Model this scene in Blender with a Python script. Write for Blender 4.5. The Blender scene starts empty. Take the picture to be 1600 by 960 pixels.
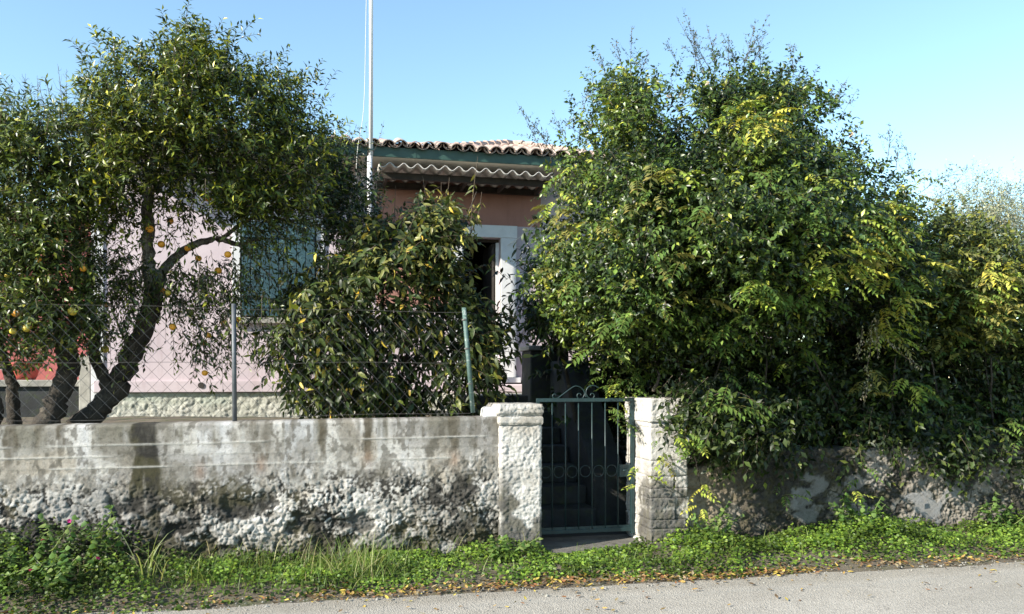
import bpy, math, random
import numpy as np
from mathutils import Vector, Matrix

R = math.radians
scene = bpy.context.scene
COL = scene.collection
rng = np.random.default_rng(7)
random.seed(7)

# ------------------------------------------------------------------ camera
EYE = 1.6
FPX = 1300.0            # focal length in pixels of the 1600 px wide photograph
YAW = R(12.4)
HOR = 590.0
CT, ST = math.cos(YAW), math.sin(YAW)
cam_d = bpy.data.cameras.new('camera')
cam = bpy.data.objects.new('camera', cam_d)
COL.objects.link(cam)
cam.location = (0, 0, EYE)
cam.rotation_euler = (R(90), 0, -YAW)
cam_d.sensor_width = 36
cam_d.lens = 36 * FPX / 1600
cam_d.shift_y = (HOR - 480) / 1600
cam_d.clip_end = 2000
scene.camera = cam

# ------------------------------------------------------------------ light
SUNV = Vector((1.0, 0.42, -0.585)).normalized()       # direction the sunlight travels
w = bpy.data.worlds.new('World')
scene.world = w
w.use_nodes = True
nt = w.node_tree
nt.nodes.clear()
sky = nt.nodes.new('ShaderNodeTexSky')
sky.sky_type = 'NISHITA'
sky.sun_disc = False
sky.sun_elevation = math.asin(-SUNV.z)
sky.sun_rotation = math.atan2(-SUNV.x, -SUNV.y)
sky.air_density = 1.0
sky.dust_density = 0.15
sky.ozone_density = 1.0
bg = nt.nodes.new('ShaderNodeBackground')
bg.inputs['Strength'].default_value = 0.135
wo = nt.nodes.new('ShaderNodeOutputWorld')
tint = nt.nodes.new('ShaderNodeMix'); tint.data_type = 'RGBA'; tint.blend_type = 'MULTIPLY'
tint.inputs[0].default_value = 1.0; tint.inputs[7].default_value = (0.94, 1.05, 1.02, 1)
nt.links.new(sky.outputs[0], tint.inputs[6]); nt.links.new(tint.outputs[2], bg.inputs[0])
nt.links.new(bg.outputs[0], wo.inputs[0])
sun_d = bpy.data.lights.new('sun', 'SUN')
sun_d.energy = 5.0
sun_d.angle = R(0.55)
sun_d.color = (1.0, 0.93, 0.82)
sun = bpy.data.objects.new('sun', sun_d)
sun.rotation_euler = SUNV.to_track_quat('-Z', 'Y').to_euler()
sun.location = (-10, -4, 10)
COL.objects.link(sun)
scene.view_settings.view_transform = 'Standard'
scene.view_settings.look = 'None'
scene.view_settings.exposure = 1.15
scene.view_settings.gamma = 1
scene.view_settings.use_curve_mapping = False
scene.cycles.max_bounces = 6
scene.cycles.diffuse_bounces = 3
scene.cycles.transmission_bounces = 4
scene.cycles.transparent_max_bounces = 6

# ------------------------------------------------------------------ survey helpers
def ray(px, py):
    a = (px - 800) / FPX
    return (a * CT + ST, -a * ST + CT, (HOR - py) / FPX)

def H(px, py, y):
    """the world point on the plane at depth y that the photograph shows at a pixel"""
    d = ray(px, py)
    t = y / d[1]
    return Vector((d[0] * t, y, EYE + d[2] * t))

def X(px, y):
    return H(px, 590, y).x

def Z(py, px, y):
    return H(px, py, y).z

# ------------------------------------------------------------------ noise
def _h(ix, iy, iz, s):
    n = (ix.astype(np.int64) * 374761393 + iy.astype(np.int64) * 668265263 + iz.astype(np.int64) * 2147483647 + s * 974634777)
    n = (n ^ (n >> 13)) * 1274126177
    n = n ^ (n >> 16)
    return (n & 0xffffff).astype(np.float64) / 0xffffff

def vnoise(x, y, z=None, s=0):
    x = np.asarray(x, float); y = np.asarray(y, float)
    z = np.zeros_like(x) if z is None else np.asarray(z, float)
    ix, iy, iz = np.floor(x), np.floor(y), np.floor(z)
    fx, fy, fz = x - ix, y - iy, z - iz
    fx, fy, fz = [f * f * (3 - 2 * f) for f in (fx, fy, fz)]
    r = 0
    for a in (0, 1):
        for b in (0, 1):
            for c in (0, 1):
                wt = (fx if a else 1 - fx) * (fy if b else 1 - fy) * (fz if c else 1 - fz)
                r = r + wt * _h(ix + a, iy + b, iz + c, s)
    return r

def fbm(x, y, z=None, s=0, o=4):
    r = 0; a = .5; n = 0
    for k in range(o):
        f = 2 ** k
        r = r + a * vnoise(np.asarray(x) * f, np.asarray(y) * f, None if z is None else np.asarray(z) * f, s + k)
        n += a; a *= .5
    return r / n

def worley(x, y, s=0):
    """distance to nearest cell point, second nearest, id of nearest"""
    ix, iy = np.floor(x), np.floor(y)
    d1 = np.full(x.shape, 9.); d2 = np.full(x.shape, 9.); idn = np.zeros(x.shape)
    z0 = np.zeros_like(ix)
    for a in (-1, 0, 1):
        for b in (-1, 0, 1):
            cx, cy = ix + a, iy + b
            qx = cx + _h(cx, cy, z0, s); qy = cy + _h(cx, cy, z0, s + 50)
            d = np.hypot(qx - x, qy - y)
            m = d < d1
            d2 = np.where(m, d1, np.minimum(d2, d))
            idn = np.where(m, _h(cx, cy, z0, s + 99), idn)
            d1 = np.where(m, d, d1)
    return d1, d2, idn

def sstep(a, b, x):
    t = np.clip((x - a) / (b - a), 0, 1)
    return t * t * (3 - 2 * t)

# ------------------------------------------------------------------ materials
def mat(name, build):
    m = bpy.data.materials.new(name)
    m.use_nodes = True
    t = m.node_tree
    p = t.nodes['Principled BSDF']
    build(t, p)
    return m

def N(t, kind, **kw):
    n = t.nodes.new(kind)
    for k, v in kw.items():
        if k in n.inputs: n.inputs[k].default_value = v
        else: setattr(n, k, v)
    return n

def coords(t, scale=None, obj=True):
    tc = t.nodes.new('ShaderNodeTexCoord')
    mp = t.nodes.new('ShaderNodeMapping')
    t.links.new(tc.outputs['Object' if obj else 'Generated'], mp.inputs[0])
    if scale is not None: mp.inputs['Scale'].default_value = scale
    return mp.outputs[0]

def noise(t, co, scale, detail=4, rough=.6):
    n = N(t, 'ShaderNodeTexNoise')
    n.inputs['Scale'].default_value = scale
    n.inputs['Detail'].default_value = detail
    n.inputs['Roughness'].default_value = rough
    t.links.new(co, n.inputs['Vector'])
    return n.outputs[0]

def ramp(t, fac, stops):
    r = t.nodes.new('ShaderNodeValToRGB')
    el = r.color_ramp.elements
    while len(el) < len(stops): el.new(.5)
    for e, (p, c) in zip(el, stops):
        e.position = p; e.color = (*c, 1) if len(c) == 3 else c
    t.links.new(fac, r.inputs[0])
    return r.outputs[0]

def mixc(t, fac, a, b, mode='MIX'):
    m = t.nodes.new('ShaderNodeMix'); m.data_type = 'RGBA'; m.blend_type = mode
    if isinstance(fac, (int, float)): m.inputs[0].default_value = fac
    else: t.links.new(fac, m.inputs[0])
    for i, v in ((6, a), (7, b)):
        if isinstance(v, tuple): m.inputs[i].default_value = (*v, 1)
        else: t.links.new(v, m.inputs[i])
    return m.outputs[2]

def bump(t, p, h, strength=.5, dist=.01):
    b = t.nodes.new('ShaderNodeBump')
    b.inputs['Strength'].default_value = strength
    b.inputs['Distance'].default_value = dist
    t.links.new(h, b.inputs['Height'])
    t.links.new(b.outputs[0], p.inputs['Normal'])

def attr(t, name):
    a = t.nodes.new('ShaderNodeAttribute'); a.attribute_name = name
    return a.outputs['Color']

def weathered(name, c1, c2, scale=6, rough=.85, bs=.5, bd=.004, bscale=90, spot=None, spot_s=3, spot_lo=.55, spot_hi=.7, metal=0):
    def f(t, p):
        co = coords(t)
        n = noise(t, co, scale, 6, .65)
        c = ramp(t, n, [(.3, c1), (.7, c2)])
        if spot is not None:
            n2 = noise(t, co, spot_s, 8, .75)
            c = mixc(t, ramp(t, n2, [(spot_lo, (0, 0, 0)), (spot_hi, (1, 1, 1))]), c, spot)
        t.links.new(c, p.inputs['Base Color'])
        p.inputs['Roughness'].default_value = rough
        p.inputs['Metallic'].default_value = metal
        bump(t, p, noise(t, co, bscale, 4, .7), bs, bd)
    return mat(name, f)

def vcol_mat(name, rough=.9, bs=.6, bd=.004, bscale=120, mottle=.25):
    """colour from the 'col' attribute, broken up with fine grain"""
    def f(t, p):
        co = coords(t)
        n = noise(t, co, bscale * .6, 5, .7)
        g = ramp(t, n, [(.3, (1 - mottle,) * 3), (.7, (1 + mottle * .3,) * 3)])
        c = mixc(t, 1.0, attr(t, 'col'), g, 'MULTIPLY')
        sp = noise(t, co, 34, 8, .8)
        c = mixc(t, ramp(t, sp, [(.54, (0, 0, 0)), (.66, (.62,) * 3)]), c, mixc(t, 1.0, c, (.30, .27, .22), 'MULTIPLY'))
        sp2 = noise(t, co, 9, 8, .75)
        c = mixc(t, ramp(t, sp2, [(.52, (0, 0, 0)), (.68, (.5,) * 3)]), c, mixc(t, 1.0, c, (.5, .46, .38), 'MULTIPLY'))
        t.links.new(c, p.inputs['Base Color'])
        p.inputs['Roughness'].default_value = rough
        bump(t, p, noise(t, co, bscale * .55, 8, .82), 1.0, bd * 2.6)
    return mat(name, f)

def leaf_mat(name, trans=.25, rough=.45, spec=.35):
    def f(t, p):
        c = attr(t, 'col')
        t.links.new(c, p.inputs['Base Color'])
        p.inputs['Roughness'].default_value = rough
        p.inputs['Specular IOR Level'].default_value = spec
        tr = t.nodes.new('ShaderNodeBsdfTranslucent')
        t.links.new(mixc(t, 1.0, c, (1.5, 1.45, .6), 'MULTIPLY'), tr.inputs[0])
        mx = t.nodes.new('ShaderNodeMixShader')
        mx.inputs[0].default_value = trans
        t.links.new(p.outputs[0], mx.inputs[1]); t.links.new(tr.outputs[0], mx.inputs[2])
        t.links.new(mx.outputs[0], t.nodes['Material Output'].inputs[0])
    return mat(name, f)

M = {}
M['masonry'] = vcol_mat('lime_roughcast')
M['leaf'] = leaf_mat('foliage_leaf')
M['leaf_gloss'] = leaf_mat('glossy_leaf', .2, .36, .4)
M['leaf_matte'] = leaf_mat('dry_leaf', .2, .7, .2)
M['weed'] = leaf_mat('weed_leaf', .35, .5, .4)
M['bark'] = weathered('bark', (.02, .016, .012), (.06, .048, .035), 9, .9, 1, .03, 26, spot=(.17, .145, .11), spot_s=5, spot_lo=.56, spot_hi=.66)
M['bark_pale'] = weathered('sunlit_bark', (.045, .037, .028), (.12, .10, .08), 9, .9, 1, .03, 26, spot=(.27, .25, .21), spot_s=4, spot_lo=.48, spot_hi=.58)  # paler bark for the limbs: sunlight on them put into the colour
M['twig'] = weathered('twig_bark', (.06, .045, .03), (.12, .09, .06), 20, .85)
M['iron'] = weathered('green_paint_iron', (.007, .020, .022), (.017, .042, .044), 14, .45, .3, .001, 150, spot=(.10, .06, .04), spot_s=18, spot_lo=.62, spot_hi=.68)
M['post_green'] = weathered('green_post_paint', (.045, .09, .08), (.08, .13, .115), 20, .6, .4, .002, 120, spot=(.26, .3, .28), spot_s=30, spot_lo=.55, spot_hi=.62)
M['post_grey'] = weathered('galvanised_post', (.07, .08, .09), (.13, .14, .15), 20, .6, .3, .001, 120, metal=.4)
M['wire'] = weathered('galvanised_wire', (.07, .065, .06), (.15, .14, .13), 20, .5, 0, .001, 60, metal=.3)
M['pole'] = weathered('pole_paint', (.62, .6, .6), (.75, .73, .72), 12, .5, .2, .001, 60)
M['rope'] = weathered('rope', (.5, .48, .42), (.6, .58, .52), 20, .9)
M['trim'] = weathered('white_paint', (.52, .52, .52), (.64, .64, .63), 5, .6, .3, .002, 60, spot=(.48, .46, .42), spot_s=5, spot_lo=.6, spot_hi=.75)
M['fascia'] = weathered('green_fascia', (.016, .045, .036), (.026, .066, .052), 10, .5, .3, .002, 60, spot=(.14, .18, .14), spot_s=7, spot_lo=.66, spot_hi=.72)
M['soffit'] = weathered('cream_soffit', (.52, .48, .4), (.6, .56, .47), 3, .8)
M['shutter'] = weathered('teal_shutter_paint', (.014, .045, .06), (.028, .078, .095), 6, .55, .4, .003, 40, spot=(.13, .24, .23), spot_s=8, spot_lo=.58, spot_hi=.7)
M['concrete'] = weathered('old_concrete', (.2, .19, .165), (.4, .38, .33), 5, .9, .8, .006, 60, spot=(.1, .1, .07), spot_s=4, spot_lo=.55, spot_hi=.7)
M['concrete_dark'] = weathered('shaded_mossy_concrete', (.014, .014, .012), (.038, .041, .045), 4, .9, .8, .008, 40, spot=(.035, .045, .02), spot_s=5, spot_lo=.5, spot_hi=.65)  # base darkened to near black for foliage shade; moss in the spots
M['slab'] = weathered('shaded_slab', (.09, .085, .075), (.17, .16, .14), 6, .9, .8, .006, 60, spot=(.05, .05, .035), spot_s=5, spot_lo=.5, spot_hi=.65)  # concrete tone darkened for the pillar's shade on the threshold
M['wood_dark'] = weathered('dark_beam', (.02, .014, .01), (.05, .035, .025), 8, .8)
M['sheet'] = weathered('fibre_cement', (.42, .40, .36), (.58, .55, .5), 6, .9, .4, .003, 50, spot=(.2, .18, .15), spot_s=8, spot_lo=.58, spot_hi=.7)
M['interior'] = weathered('dark_room', (.03, .025, .02), (.05, .04, .035), 4, .9)
M['pot'] = weathered('red_pot', (.28, .04, .03), (.38, .07, .05), 6, .5)
M['orange'] = weathered('orange_peel', (.72, .27, .02), (.85, .38, .03), 4, .45, .3, .002, 160)
M['orange_green'] = weathered('unripe_peel', (.5, .36, .04), (.6, .45, .06), 4, .45, .3, .002, 160)
M['flower'] = leaf_mat('flower_petal', .3, .6, .2)

def house_wall_f(name, c1, c2, dirt):
    def f(t, p):
        co = coords(t)
        n = noise(t, co, 1.2, 6, .6)
        c = ramp(t, n, [(.35, c1), (.65, c2)])
        n2 = noise(t, coords(t, (6, 6, .7)), 1.5, 6, .65)
        c = mixc(t, ramp(t, n2, [(.52, (0, 0, 0)), (.8, (.55,) * 3)]), c, dirt)
        t.links.new(c, p.inputs['Base Color'])
        p.inputs['Roughness'].default_value = .9
        bump(t, p, noise(t, co, 45, 6, .7), .35, .004)
    return mat(name, f)
M['pink'] = house_wall_f('pink_limewash', (.46, .385, .41), (.54, .455, .47), (.32, .23, .23))
M['canopy_shade'] = house_wall_f('canopy_shade_render', (.31, .15, .115), (.38, .19, .15), (.2, .1, .08))  # second wall colour stands in for shade on the pink wall
M['red'] = house_wall_f('red_render', (.33, .09, .085), (.42, .14, .13), (.22, .07, .06))

def road_f(t, p):
    co = coords(t)
    n = noise(t, co, .9, 6, .6)
    c = ramp(t, n, [(.3, (.315, .292, .25)), (.7, (.40, .37, .32))])
    v = N(t, 'ShaderNodeTexVoronoi', Scale=95.0)
    t.links.new(co, v.inputs['Vector'])
    g = ramp(t, v.outputs['Color'], [(.2, (.8,) * 3), (.8, (1.14,) * 3)])
    c = mixc(t, 1.0, c, g, 'MULTIPLY')
    sp = noise(t, co, 260, 2, .5)
    c = mixc(t, ramp(t, sp, [(.62, (0, 0, 0)), (.7, (.8,) * 3)]), c, (.34, .32, .29))
    sx = t.nodes.new('ShaderNodeSeparateXYZ'); t.links.new(co, sx.inputs[0])
    wob = t.nodes.new('ShaderNodeMath'); wob.operation = 'MULTIPLY_ADD'
    t.links.new(noise(t, co, .8, 3, .5), wob.inputs[0]); wob.inputs[1].default_value = .35
    t.links.new(sx.outputs[1], wob.inputs[2])
    mr = t.nodes.new('ShaderNodeMapRange'); mr.inputs[1].default_value = 5.7; mr.inputs[2].default_value = 6.35
    t.links.new(wob.outputs[0], mr.inputs[0])
    c = mixc(t, ramp(t, mr.outputs[0], [(.25, (0, 0, 0)), (.33, (.35,) * 3), (.42, (.0,) * 3), (.5, (0,) * 3)]), c, (.3, .29, .26))
    c = mixc(t, ramp(t, mr.outputs[0], [(.45, (0, 0, 0)), (.62, (.75,) * 3)]), c, mixc(t, 1.0, (.29, .265, .22), g, 'MULTIPLY'))
    c = mixc(t, ramp(t, noise(t, coords(t, (.5, 1.6, 1)), .8, 7, .7), [(.42, (0, 0, 0)), (.62, (.5,) * 3)]), c, mixc(t, 1.0, c, (.72, .7, .68), 'MULTIPLY'))
    # damp joints and hairline cracks
    cr = N(t, 'ShaderNodeTexVoronoi', Scale=1.3); cr.feature = 'DISTANCE_TO_EDGE'
    dn = t.nodes.new('ShaderNodeVectorMath'); dn.operation = 'ADD'
    nz = N(t, 'ShaderNodeTexNoise', Scale=3.0, Detail=5.0)
    t.links.new(co, nz.inputs['Vector']); t.links.new(co, dn.inputs[0]); t.links.new(nz.outputs['Color'], dn.inputs[1])
    t.links.new(dn.outputs[0], cr.inputs['Vector'])
    c = mixc(t, ramp(t, cr.outputs['Distance'], [(0.0, (.5,) * 3), (.006, (0, 0, 0))]), c, (.07, .06, .05))
    t.links.new(c, p.inputs['Base Color'])
    p.inputs['Roughness'].default_value = .88
    bump(t, p, v.outputs['Distance'], .9, .006)
M['road'] = mat('asphalt', road_f)
M['soil'] = weathered('soil', (.08, .065, .045), (.17, .14, .1), 8, .95, 1, .02, 40, spot=(.05, .07, .02), spot_s=4, spot_lo=.5, spot_hi=.65)

# ------------------------------------------------------------------ object helpers
def tag(o, label=None, cat=None, group=None, kind=None):
    if label: o['label'] = label
    if cat: o['category'] = cat
    if group: o['group'] = group
    if kind: o['kind'] = kind
    return o

def empty(name, loc, label=None, cat=None, group=None):
    o = bpy.data.objects.new(name, None)
    COL.objects.link(o); o.location = loc
    o.empty_display_size = .1
    return tag(o, label, cat, group)

def link(name, me, parent=None, m=None):
    o = bpy.data.objects.new(name, me)
    COL.objects.link(o)
    if m is not None and not me.materials: me.materials.append(m)
    if parent is not None:
        o.parent = parent
        pw = parent
        off = Vector((0, 0, 0))
        while pw is not None:
            off += Vector(pw.location); pw = pw.parent
        o.location = -off       # meshes are written in world coordinates
    return o

def npmesh(name, V, F, col=None, smooth=False, fcol=None):
    """V (n,3); F (m,k) all with k corners, or a list of such arrays"""
    if not isinstance(F, (list, tuple)): F = [F]
    F = [np.asarray(f) for f in F if len(f)]
    me = bpy.data.meshes.new(name)
    V = np.asarray(V, np.float32)
    me.vertices.add(len(V)); me.vertices.foreach_set('co', V.ravel())
    nl = sum(f.size for f in F); nf = sum(len(f) for f in F)
    me.loops.add(nl); me.polygons.add(nf)
    me.loops.foreach_set('vertex_index', np.concatenate([f.ravel() for f in F]).astype(np.int32))
    tot = np.concatenate([np.full(len(f), f.shape[1]) for f in F])
    st = np.concatenate([[0], np.cumsum(tot)[:-1]])
    me.polygons.foreach_set('loop_start', st.astype(np.int32))
    try: me.polygons.foreach_set('loop_total', tot.astype(np.int32))
    except Exception: pass
    if smooth: me.polygons.foreach_set('use_smooth', np.ones(nf, bool))
    if col is not None:
        a = me.attributes.new('col', 'FLOAT_COLOR', 'POINT')
        c = np.ones((len(V), 4), np.float32); c[:, :3] = col
        a.data.foreach_set('color', c.ravel())
    me.update(calc_edges=True)
    me.validate()
    return me

class MB:
    """collects boxes, prisms and tubes; build() links them as one mesh object"""
    def __init__(s): s.v = []; s.f = []
    def box(s, x0, x1, y0, y1, z0, z1):
        b = len(s.v)
        s.v += [(x0, y0, z0), (x1, y0, z0), (x1, y1, z0), (x0, y1, z0), (x0, y0, z1), (x1, y0, z1), (x1, y1, z1), (x0, y1, z1)]
        s.f += [tuple(b + i for i in q) for q in ((0, 3, 2, 1), (4, 5, 6, 7), (0, 1, 5, 4), (1, 2, 6, 5), (2, 3, 7, 6), (3, 0, 4, 7))]
        return s
    def prism(s, pts, axis, a, c):
        """polygon pts (2-tuples) extruded along axis from a to c"""
        b = len(s.v); n = len(pts)
        for t in (a, c):
            for p in pts:
                s.v.append({'x': (t, p[0], p[1]), 'y': (p[0], t, p[1]), 'z': (p[0], p[1], t)}[axis])
        s.f.append(tuple(b + i for i in range(n))[::-1]); s.f.append(tuple(b + n + i for i in range(n)))
        for i in range(n):
            j = (i + 1) % n
            s.f.append((b + i, b + j, b + n + j, b + n + i))
        return s
    def tube(s, P, r, seg=6, cap=True, knob=0):
        P = [Vector(p) for p in P]; n = len(P)
        if isinstance(r, (int, float)): r = [r] * n
        b = len(s.v)
        up = Vector((0.13, .31, .94)).normalized()
        for i, p in enumerate(P):
            d = (P[min(i + 1, n - 1)] - P[max(i - 1, 0)]).normalized()
            if abs(d.dot(up)) > .97: up = Vector((.9, .2, .1)).normalized()
            u = d.cross(up).normalized(); w_ = d.cross(u).normalized()
            for k in range(seg):
                a = 2 * math.pi * k / seg
                rr = r[i] * (1 + (random.uniform(-knob, knob) if knob else 0))
                s.v.append(tuple(p + (u * math.cos(a) + w_ * math.sin(a)) * rr))
        for i in range(n - 1):
            for k in range(seg):
                k2 = (k + 1) % seg
                s.f.append((b + i * seg + k, b + i * seg + k2, b + (i + 1) * seg + k2, b + (i + 1) * seg + k))
        if cap:
            s.f.append(tuple(b + k for k in range(seg))[::-1]); s.f.append(tuple(b + (n - 1) * seg + k for k in range(seg)))
        return s
    def build(s, name, m, parent=None, bevel=0, smooth=False):
        me = bpy.data.meshes.new(name)
        me.from_pydata(s.v, [], s.f); me.update()
        if smooth: me.polygons.foreach_set('use_smooth', [True] * len(me.polygons))
        o = link(name, me, parent, m)
        if bevel:
            bv = o.modifiers.new('bevel', 'BEVEL'); bv.width = bevel; bv.segments = 2; bv.limit_method = 'ANGLE'
        return o

def spline(P, n=6):
    """Catmull-Rom through points"""
    P = [Vector(p) for p in P]
    Q = [P[0] * 2 - P[1]] + P + [P[-1] * 2 - P[-2]]
    out = []
    for i in range(1, len(Q) - 2):
        p0, p1, p2, p3 = Q[i - 1:i + 3]
        for k in range(n):
            t = k / n
            out.append(.5 * ((2 * p1) + (p2 - p0) * t + (2 * p0 - 5 * p1 + 4 * p2 - p3) * t * t + (3 * p1 - p0 - 3 * p2 + p3) * t ** 3))
    out.append(P[-1])
    return out

def copy_tree(o, parent=None):
    kids = list(o.children)
    c = o.copy(); COL.objects.link(c)
    if parent is not None: c.parent = parent
    for k in kids: copy_tree(k, c)
    return c

# ------------------------------------------------------------------ leaves
def unit(a): return a / np.maximum(np.linalg.norm(a, axis=-1, keepdims=True), 1e-9)

def leaf_arrays(P, D, Nn, L, W, col, big=False, curl=.12):
    """one small folded blade per row of P"""
    n = len(P)
    D = unit(D); S = unit(np.cross(D, Nn)); Nn = np.cross(S, D)
    L = np.asarray(L).reshape(-1, 1) * np.ones((n, 1)); W = np.asarray(W).reshape(-1, 1) * np.ones((n, 1))
    if not big:
        v = [P, P + D * L * .45 + S * W * .5 + Nn * W * .16, P + D * L * .5, P + D * L * .45 - S * W * .5 + Nn * W * .16, P + D * L - Nn * L * curl]
        f = np.array([(0, 2, 1), (0, 3, 2), (1, 2, 4), (2, 3, 4)])
    else:
        v = [P,
             P + D * L * .28 + S * W * .42 + Nn * W * .14, P + D * L * .3, P + D * L * .28 - S * W * .42 + Nn * W * .14,
             P + D * L * .62 + S * W * .4 + Nn * (W * .12 - L * curl * .4), P + D * L * .64 - Nn * L * curl * .45, P + D * L * .62 - S * W * .4 + Nn * (W * .12 - L * curl * .4),
             P + D * L * .98 - Nn * L * curl * 1.3]
        f = np.array([(0, 2, 1), (0, 3, 2), (1, 2, 5), (1, 5, 4), (2, 3, 6), (2, 6, 5), (4, 5, 7), (5, 6, 7)])
    k = len(v)
    V = np.stack(v, 1).reshape(-1, 3)
    F = (np.arange(n) * k)[:, None, None] + f[None]
    C = np.repeat(np.asarray(col), k, 0)
    return V, F.reshape(-1, 3), C

def leaf_mesh(name, *a, **k):
    V, F, C = leaf_arrays(*a, **k)
    return npmesh(name, V, F, C)

def palette(n, cols, wts, r, jit=.25, yellow=.06):
    cols = np.array(cols); i = r.choice(len(cols), n, p=np.array(wts) / sum(wts))
    c = cols[i] * (1 + r.uniform(-jit, jit, (n, 1)))
    c[:, 0] *= 1 + r.uniform(-yellow, yellow * 2, n)
    return np.clip(c, .005, .95)

def inpoly(px, py, poly):
    poly = np.asarray(poly, float); x, y = poly[:, 0], poly[:, 1]
    res = np.zeros(len(px), bool); dmin = np.full(len(px), 1e9)
    j = len(poly) - 1
    for i in range(len(poly)):
        c = ((y[i] > py) != (y[j] > py)) & (px < (x[j] - x[i]) * (py - y[i]) / (y[j] - y[i] + 1e-12) + x[i])
        res ^= c
        ex, ey = x[j] - x[i], y[j] - y[i]
        t = np.clip(((px - x[i]) * ex + (py - y[i]) * ey) / (ex * ex + ey * ey + 1e-9), 0, 1)
        dmin = np.minimum(dmin, np.hypot(px - x[i] - t * ex, py - y[i] - t * ey))
        j = i
    return res, dmin

def clumps_in(poly, n, yc, tmax, r, tback=None, front=.7, seed=0, D=None, rug=.5, shift=0, inset=22, gap=0, hard=False):
    """clump centres through a rounded volume whose outline is poly; shell-heavy"""
    poly = np.asarray(poly, float)
    x0, y0 = poly.min(0); x1, y1 = poly.max(0)
    out = []
    D = D or tmax
    tback = tback or tmax
    while len(out) < n:
        px = r.uniform(x0, x1, 400); py = r.uniform(y0, y1, 400)
        ins, d = inpoly(px, py, poly); ins &= d > inset * (1 if hard else r.random(400) ** .5)
        if gap: ins &= (fbm(px / 75., py / 75., s=seed + 5, o=3) + r.uniform(-.05, .05, 400)) > gap
        for a, b, dd in zip(px[ins], py[ins], d[ins]):
            m = dd * yc / FPX
            q = 1 - min(m / D, 1)
            t = math.sqrt(max(1 - q * q, 0.02))
            lump = float(vnoise(np.array([a / 90.]), np.array([b / 90.]), None, seed)[0])
            t *= 1 - rug * .5 + rug * lump
            if r.random() < front: y = yc - t * tmax * r.uniform(.6, 1)
            else: y = yc + t * (r.uniform(-tmax * .6, tback))
            p = H(a, b, y)
            out.append((p.x + shift, p.y, p.z, a, b))
            if len(out) >= n: break
    return np.array(out)

def twigs_from(C, core, ntw, L, r, rad=.12, up=.35, out=.8, rnd=.8):
    """twigs that start inside each clump and grow away from the plant's core"""
    n = len(C) * ntw
    c = np.repeat(C[:, :3], ntw, 0)
    o = unit(c - core)
    d = unit(o * out + r.normal(0, rnd, (n, 3)) * .6 + np.array([0, 0, up]))
    s = c + r.normal(0, 1, (n, 3)) * rad * np.array([1, 1, .8])
    return s, d, L * r.uniform(.5, 1.25, n), np.repeat(np.arange(len(C)), ntw)

def twig_leaves(S, D, L, nl, r, size, asp, droop=.25, ldroop=.25, spread=.9, upn=.8, jit=.3):
    n = len(S); k = np.arange(nl)
    t = (k[None] + .6 + r.uniform(-.3, .3, (n, nl))) / nl
    P = S[:, None] + D[:, None] * (L[:, None] * t)[..., None]
    P[..., 2] -= droop * L[:, None] * t ** 2
    a = r.uniform(0, 6.28, (n, 1)) + k[None] * 2.4
    u = unit(np.cross(D, np.array([.2, .3, .93]))); v = np.cross(D, u)
    side = u[:, None] * np.cos(a)[..., None] + v[:, None] * np.sin(a)[..., None]
    dirn = unit(D[:, None] * .6 + side * spread + r.normal(0, .15, (n, nl, 3)) + np.array([0, 0, -ldroop]))
    nn = r.normal(0, .55, (n, nl, 3)) + np.array([-.25, -.35, upn]) + D[:, None] * .3
    sz = size * (1 + r.uniform(-jit, jit, (n, nl)))
    P, dirn, nn, sz = P.reshape(-1, 3), dirn.reshape(-1, 3), nn.reshape(-1, 3), sz.ravel()
    return P, dirn, nn, sz, sz * asp * (1 + r.uniform(-.2, .2, n * nl))

def twig_tubes(S, D, L, droop, r0=.003):
    """thin three-sided stems, one per twig"""
    n = len(S)
    t = np.array([0, .5, 1.])
    P = S[:, None] + D[:, None] * (L[:, None] * t)[..., None]
    P[..., 2] -= droop * L[:, None] * t ** 2
    u = unit(np.cross(D, np.array([.2, .3, .93]))); v = np.cross(D, u)
    rad = r0 * np.array([1, .7, .35])
    V = []
    for k in range(3):
        a = k * 2.094
        V.append(P + (u * math.cos(a) + v * math.sin(a))[:, None] * rad[None, :, None])
    V = np.stack(V, 2)          # n,3(t),3(k),3
    F = []
    for i in (0, 1):
        for k in range(3):
            F.append((i * 3 + k, i * 3 + (k + 1) % 3, (i + 1) * 3 + (k + 1) % 3, (i + 1) * 3 + k))
    F = (np.arange(n) * 9)[:, None, None] + np.array(F)[None]
    return V.reshape(-1, 3), F.reshape(-1, 4)

def absloc(o):
    v = Vector((0, 0, 0))
    while o is not None: v += Vector(o.location); o = o.parent
    return v

def inst(name, me, parent, pos, rot=None, sc=None):
    o = bpy.data.objects.new(name, me); COL.objects.link(o)
    o.parent = parent
    o.location = Vector(pos) - (absloc(parent) if parent else Vector())
    if rot is not None: o.rotation_euler = rot
    if sc is not None: o.scale = sc
    return o

# ================================================================== SETTING
YW = 7.18            # front face of the roadside wall
YH = 12.3            # front wall of the house
EDGE = 6.1           # edge of the asphalt

o = MB().box(-300, 300, -300, 300, -.5, -.03).build('ground', M['soil']); tag(o, 'bare earth and grass ground under everything', kind='structure')
# the road sheet, with a ragged far edge
xs = np.arange(-14, 16, .05); ed = EDGE + .07 * (fbm(xs * 1.3, xs * 0, s=3) - .5) * 2 + .03 * (vnoise(xs * 9, xs * 0, s=4) - .5)
V = []; 
for x, e in zip(xs, ed): V += [(x, -6, 0), (x, e, 0)]
n = len(xs); F = [(2 * i, 2 * i + 2, 2 * i + 3, 2 * i + 1) for i in range(n - 1)]
o = link('road', npmesh('road', V, np.array(F)), None, M['road']); tag(o, 'sunlit grey asphalt road with crumbled edge', kind='structure')
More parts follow.
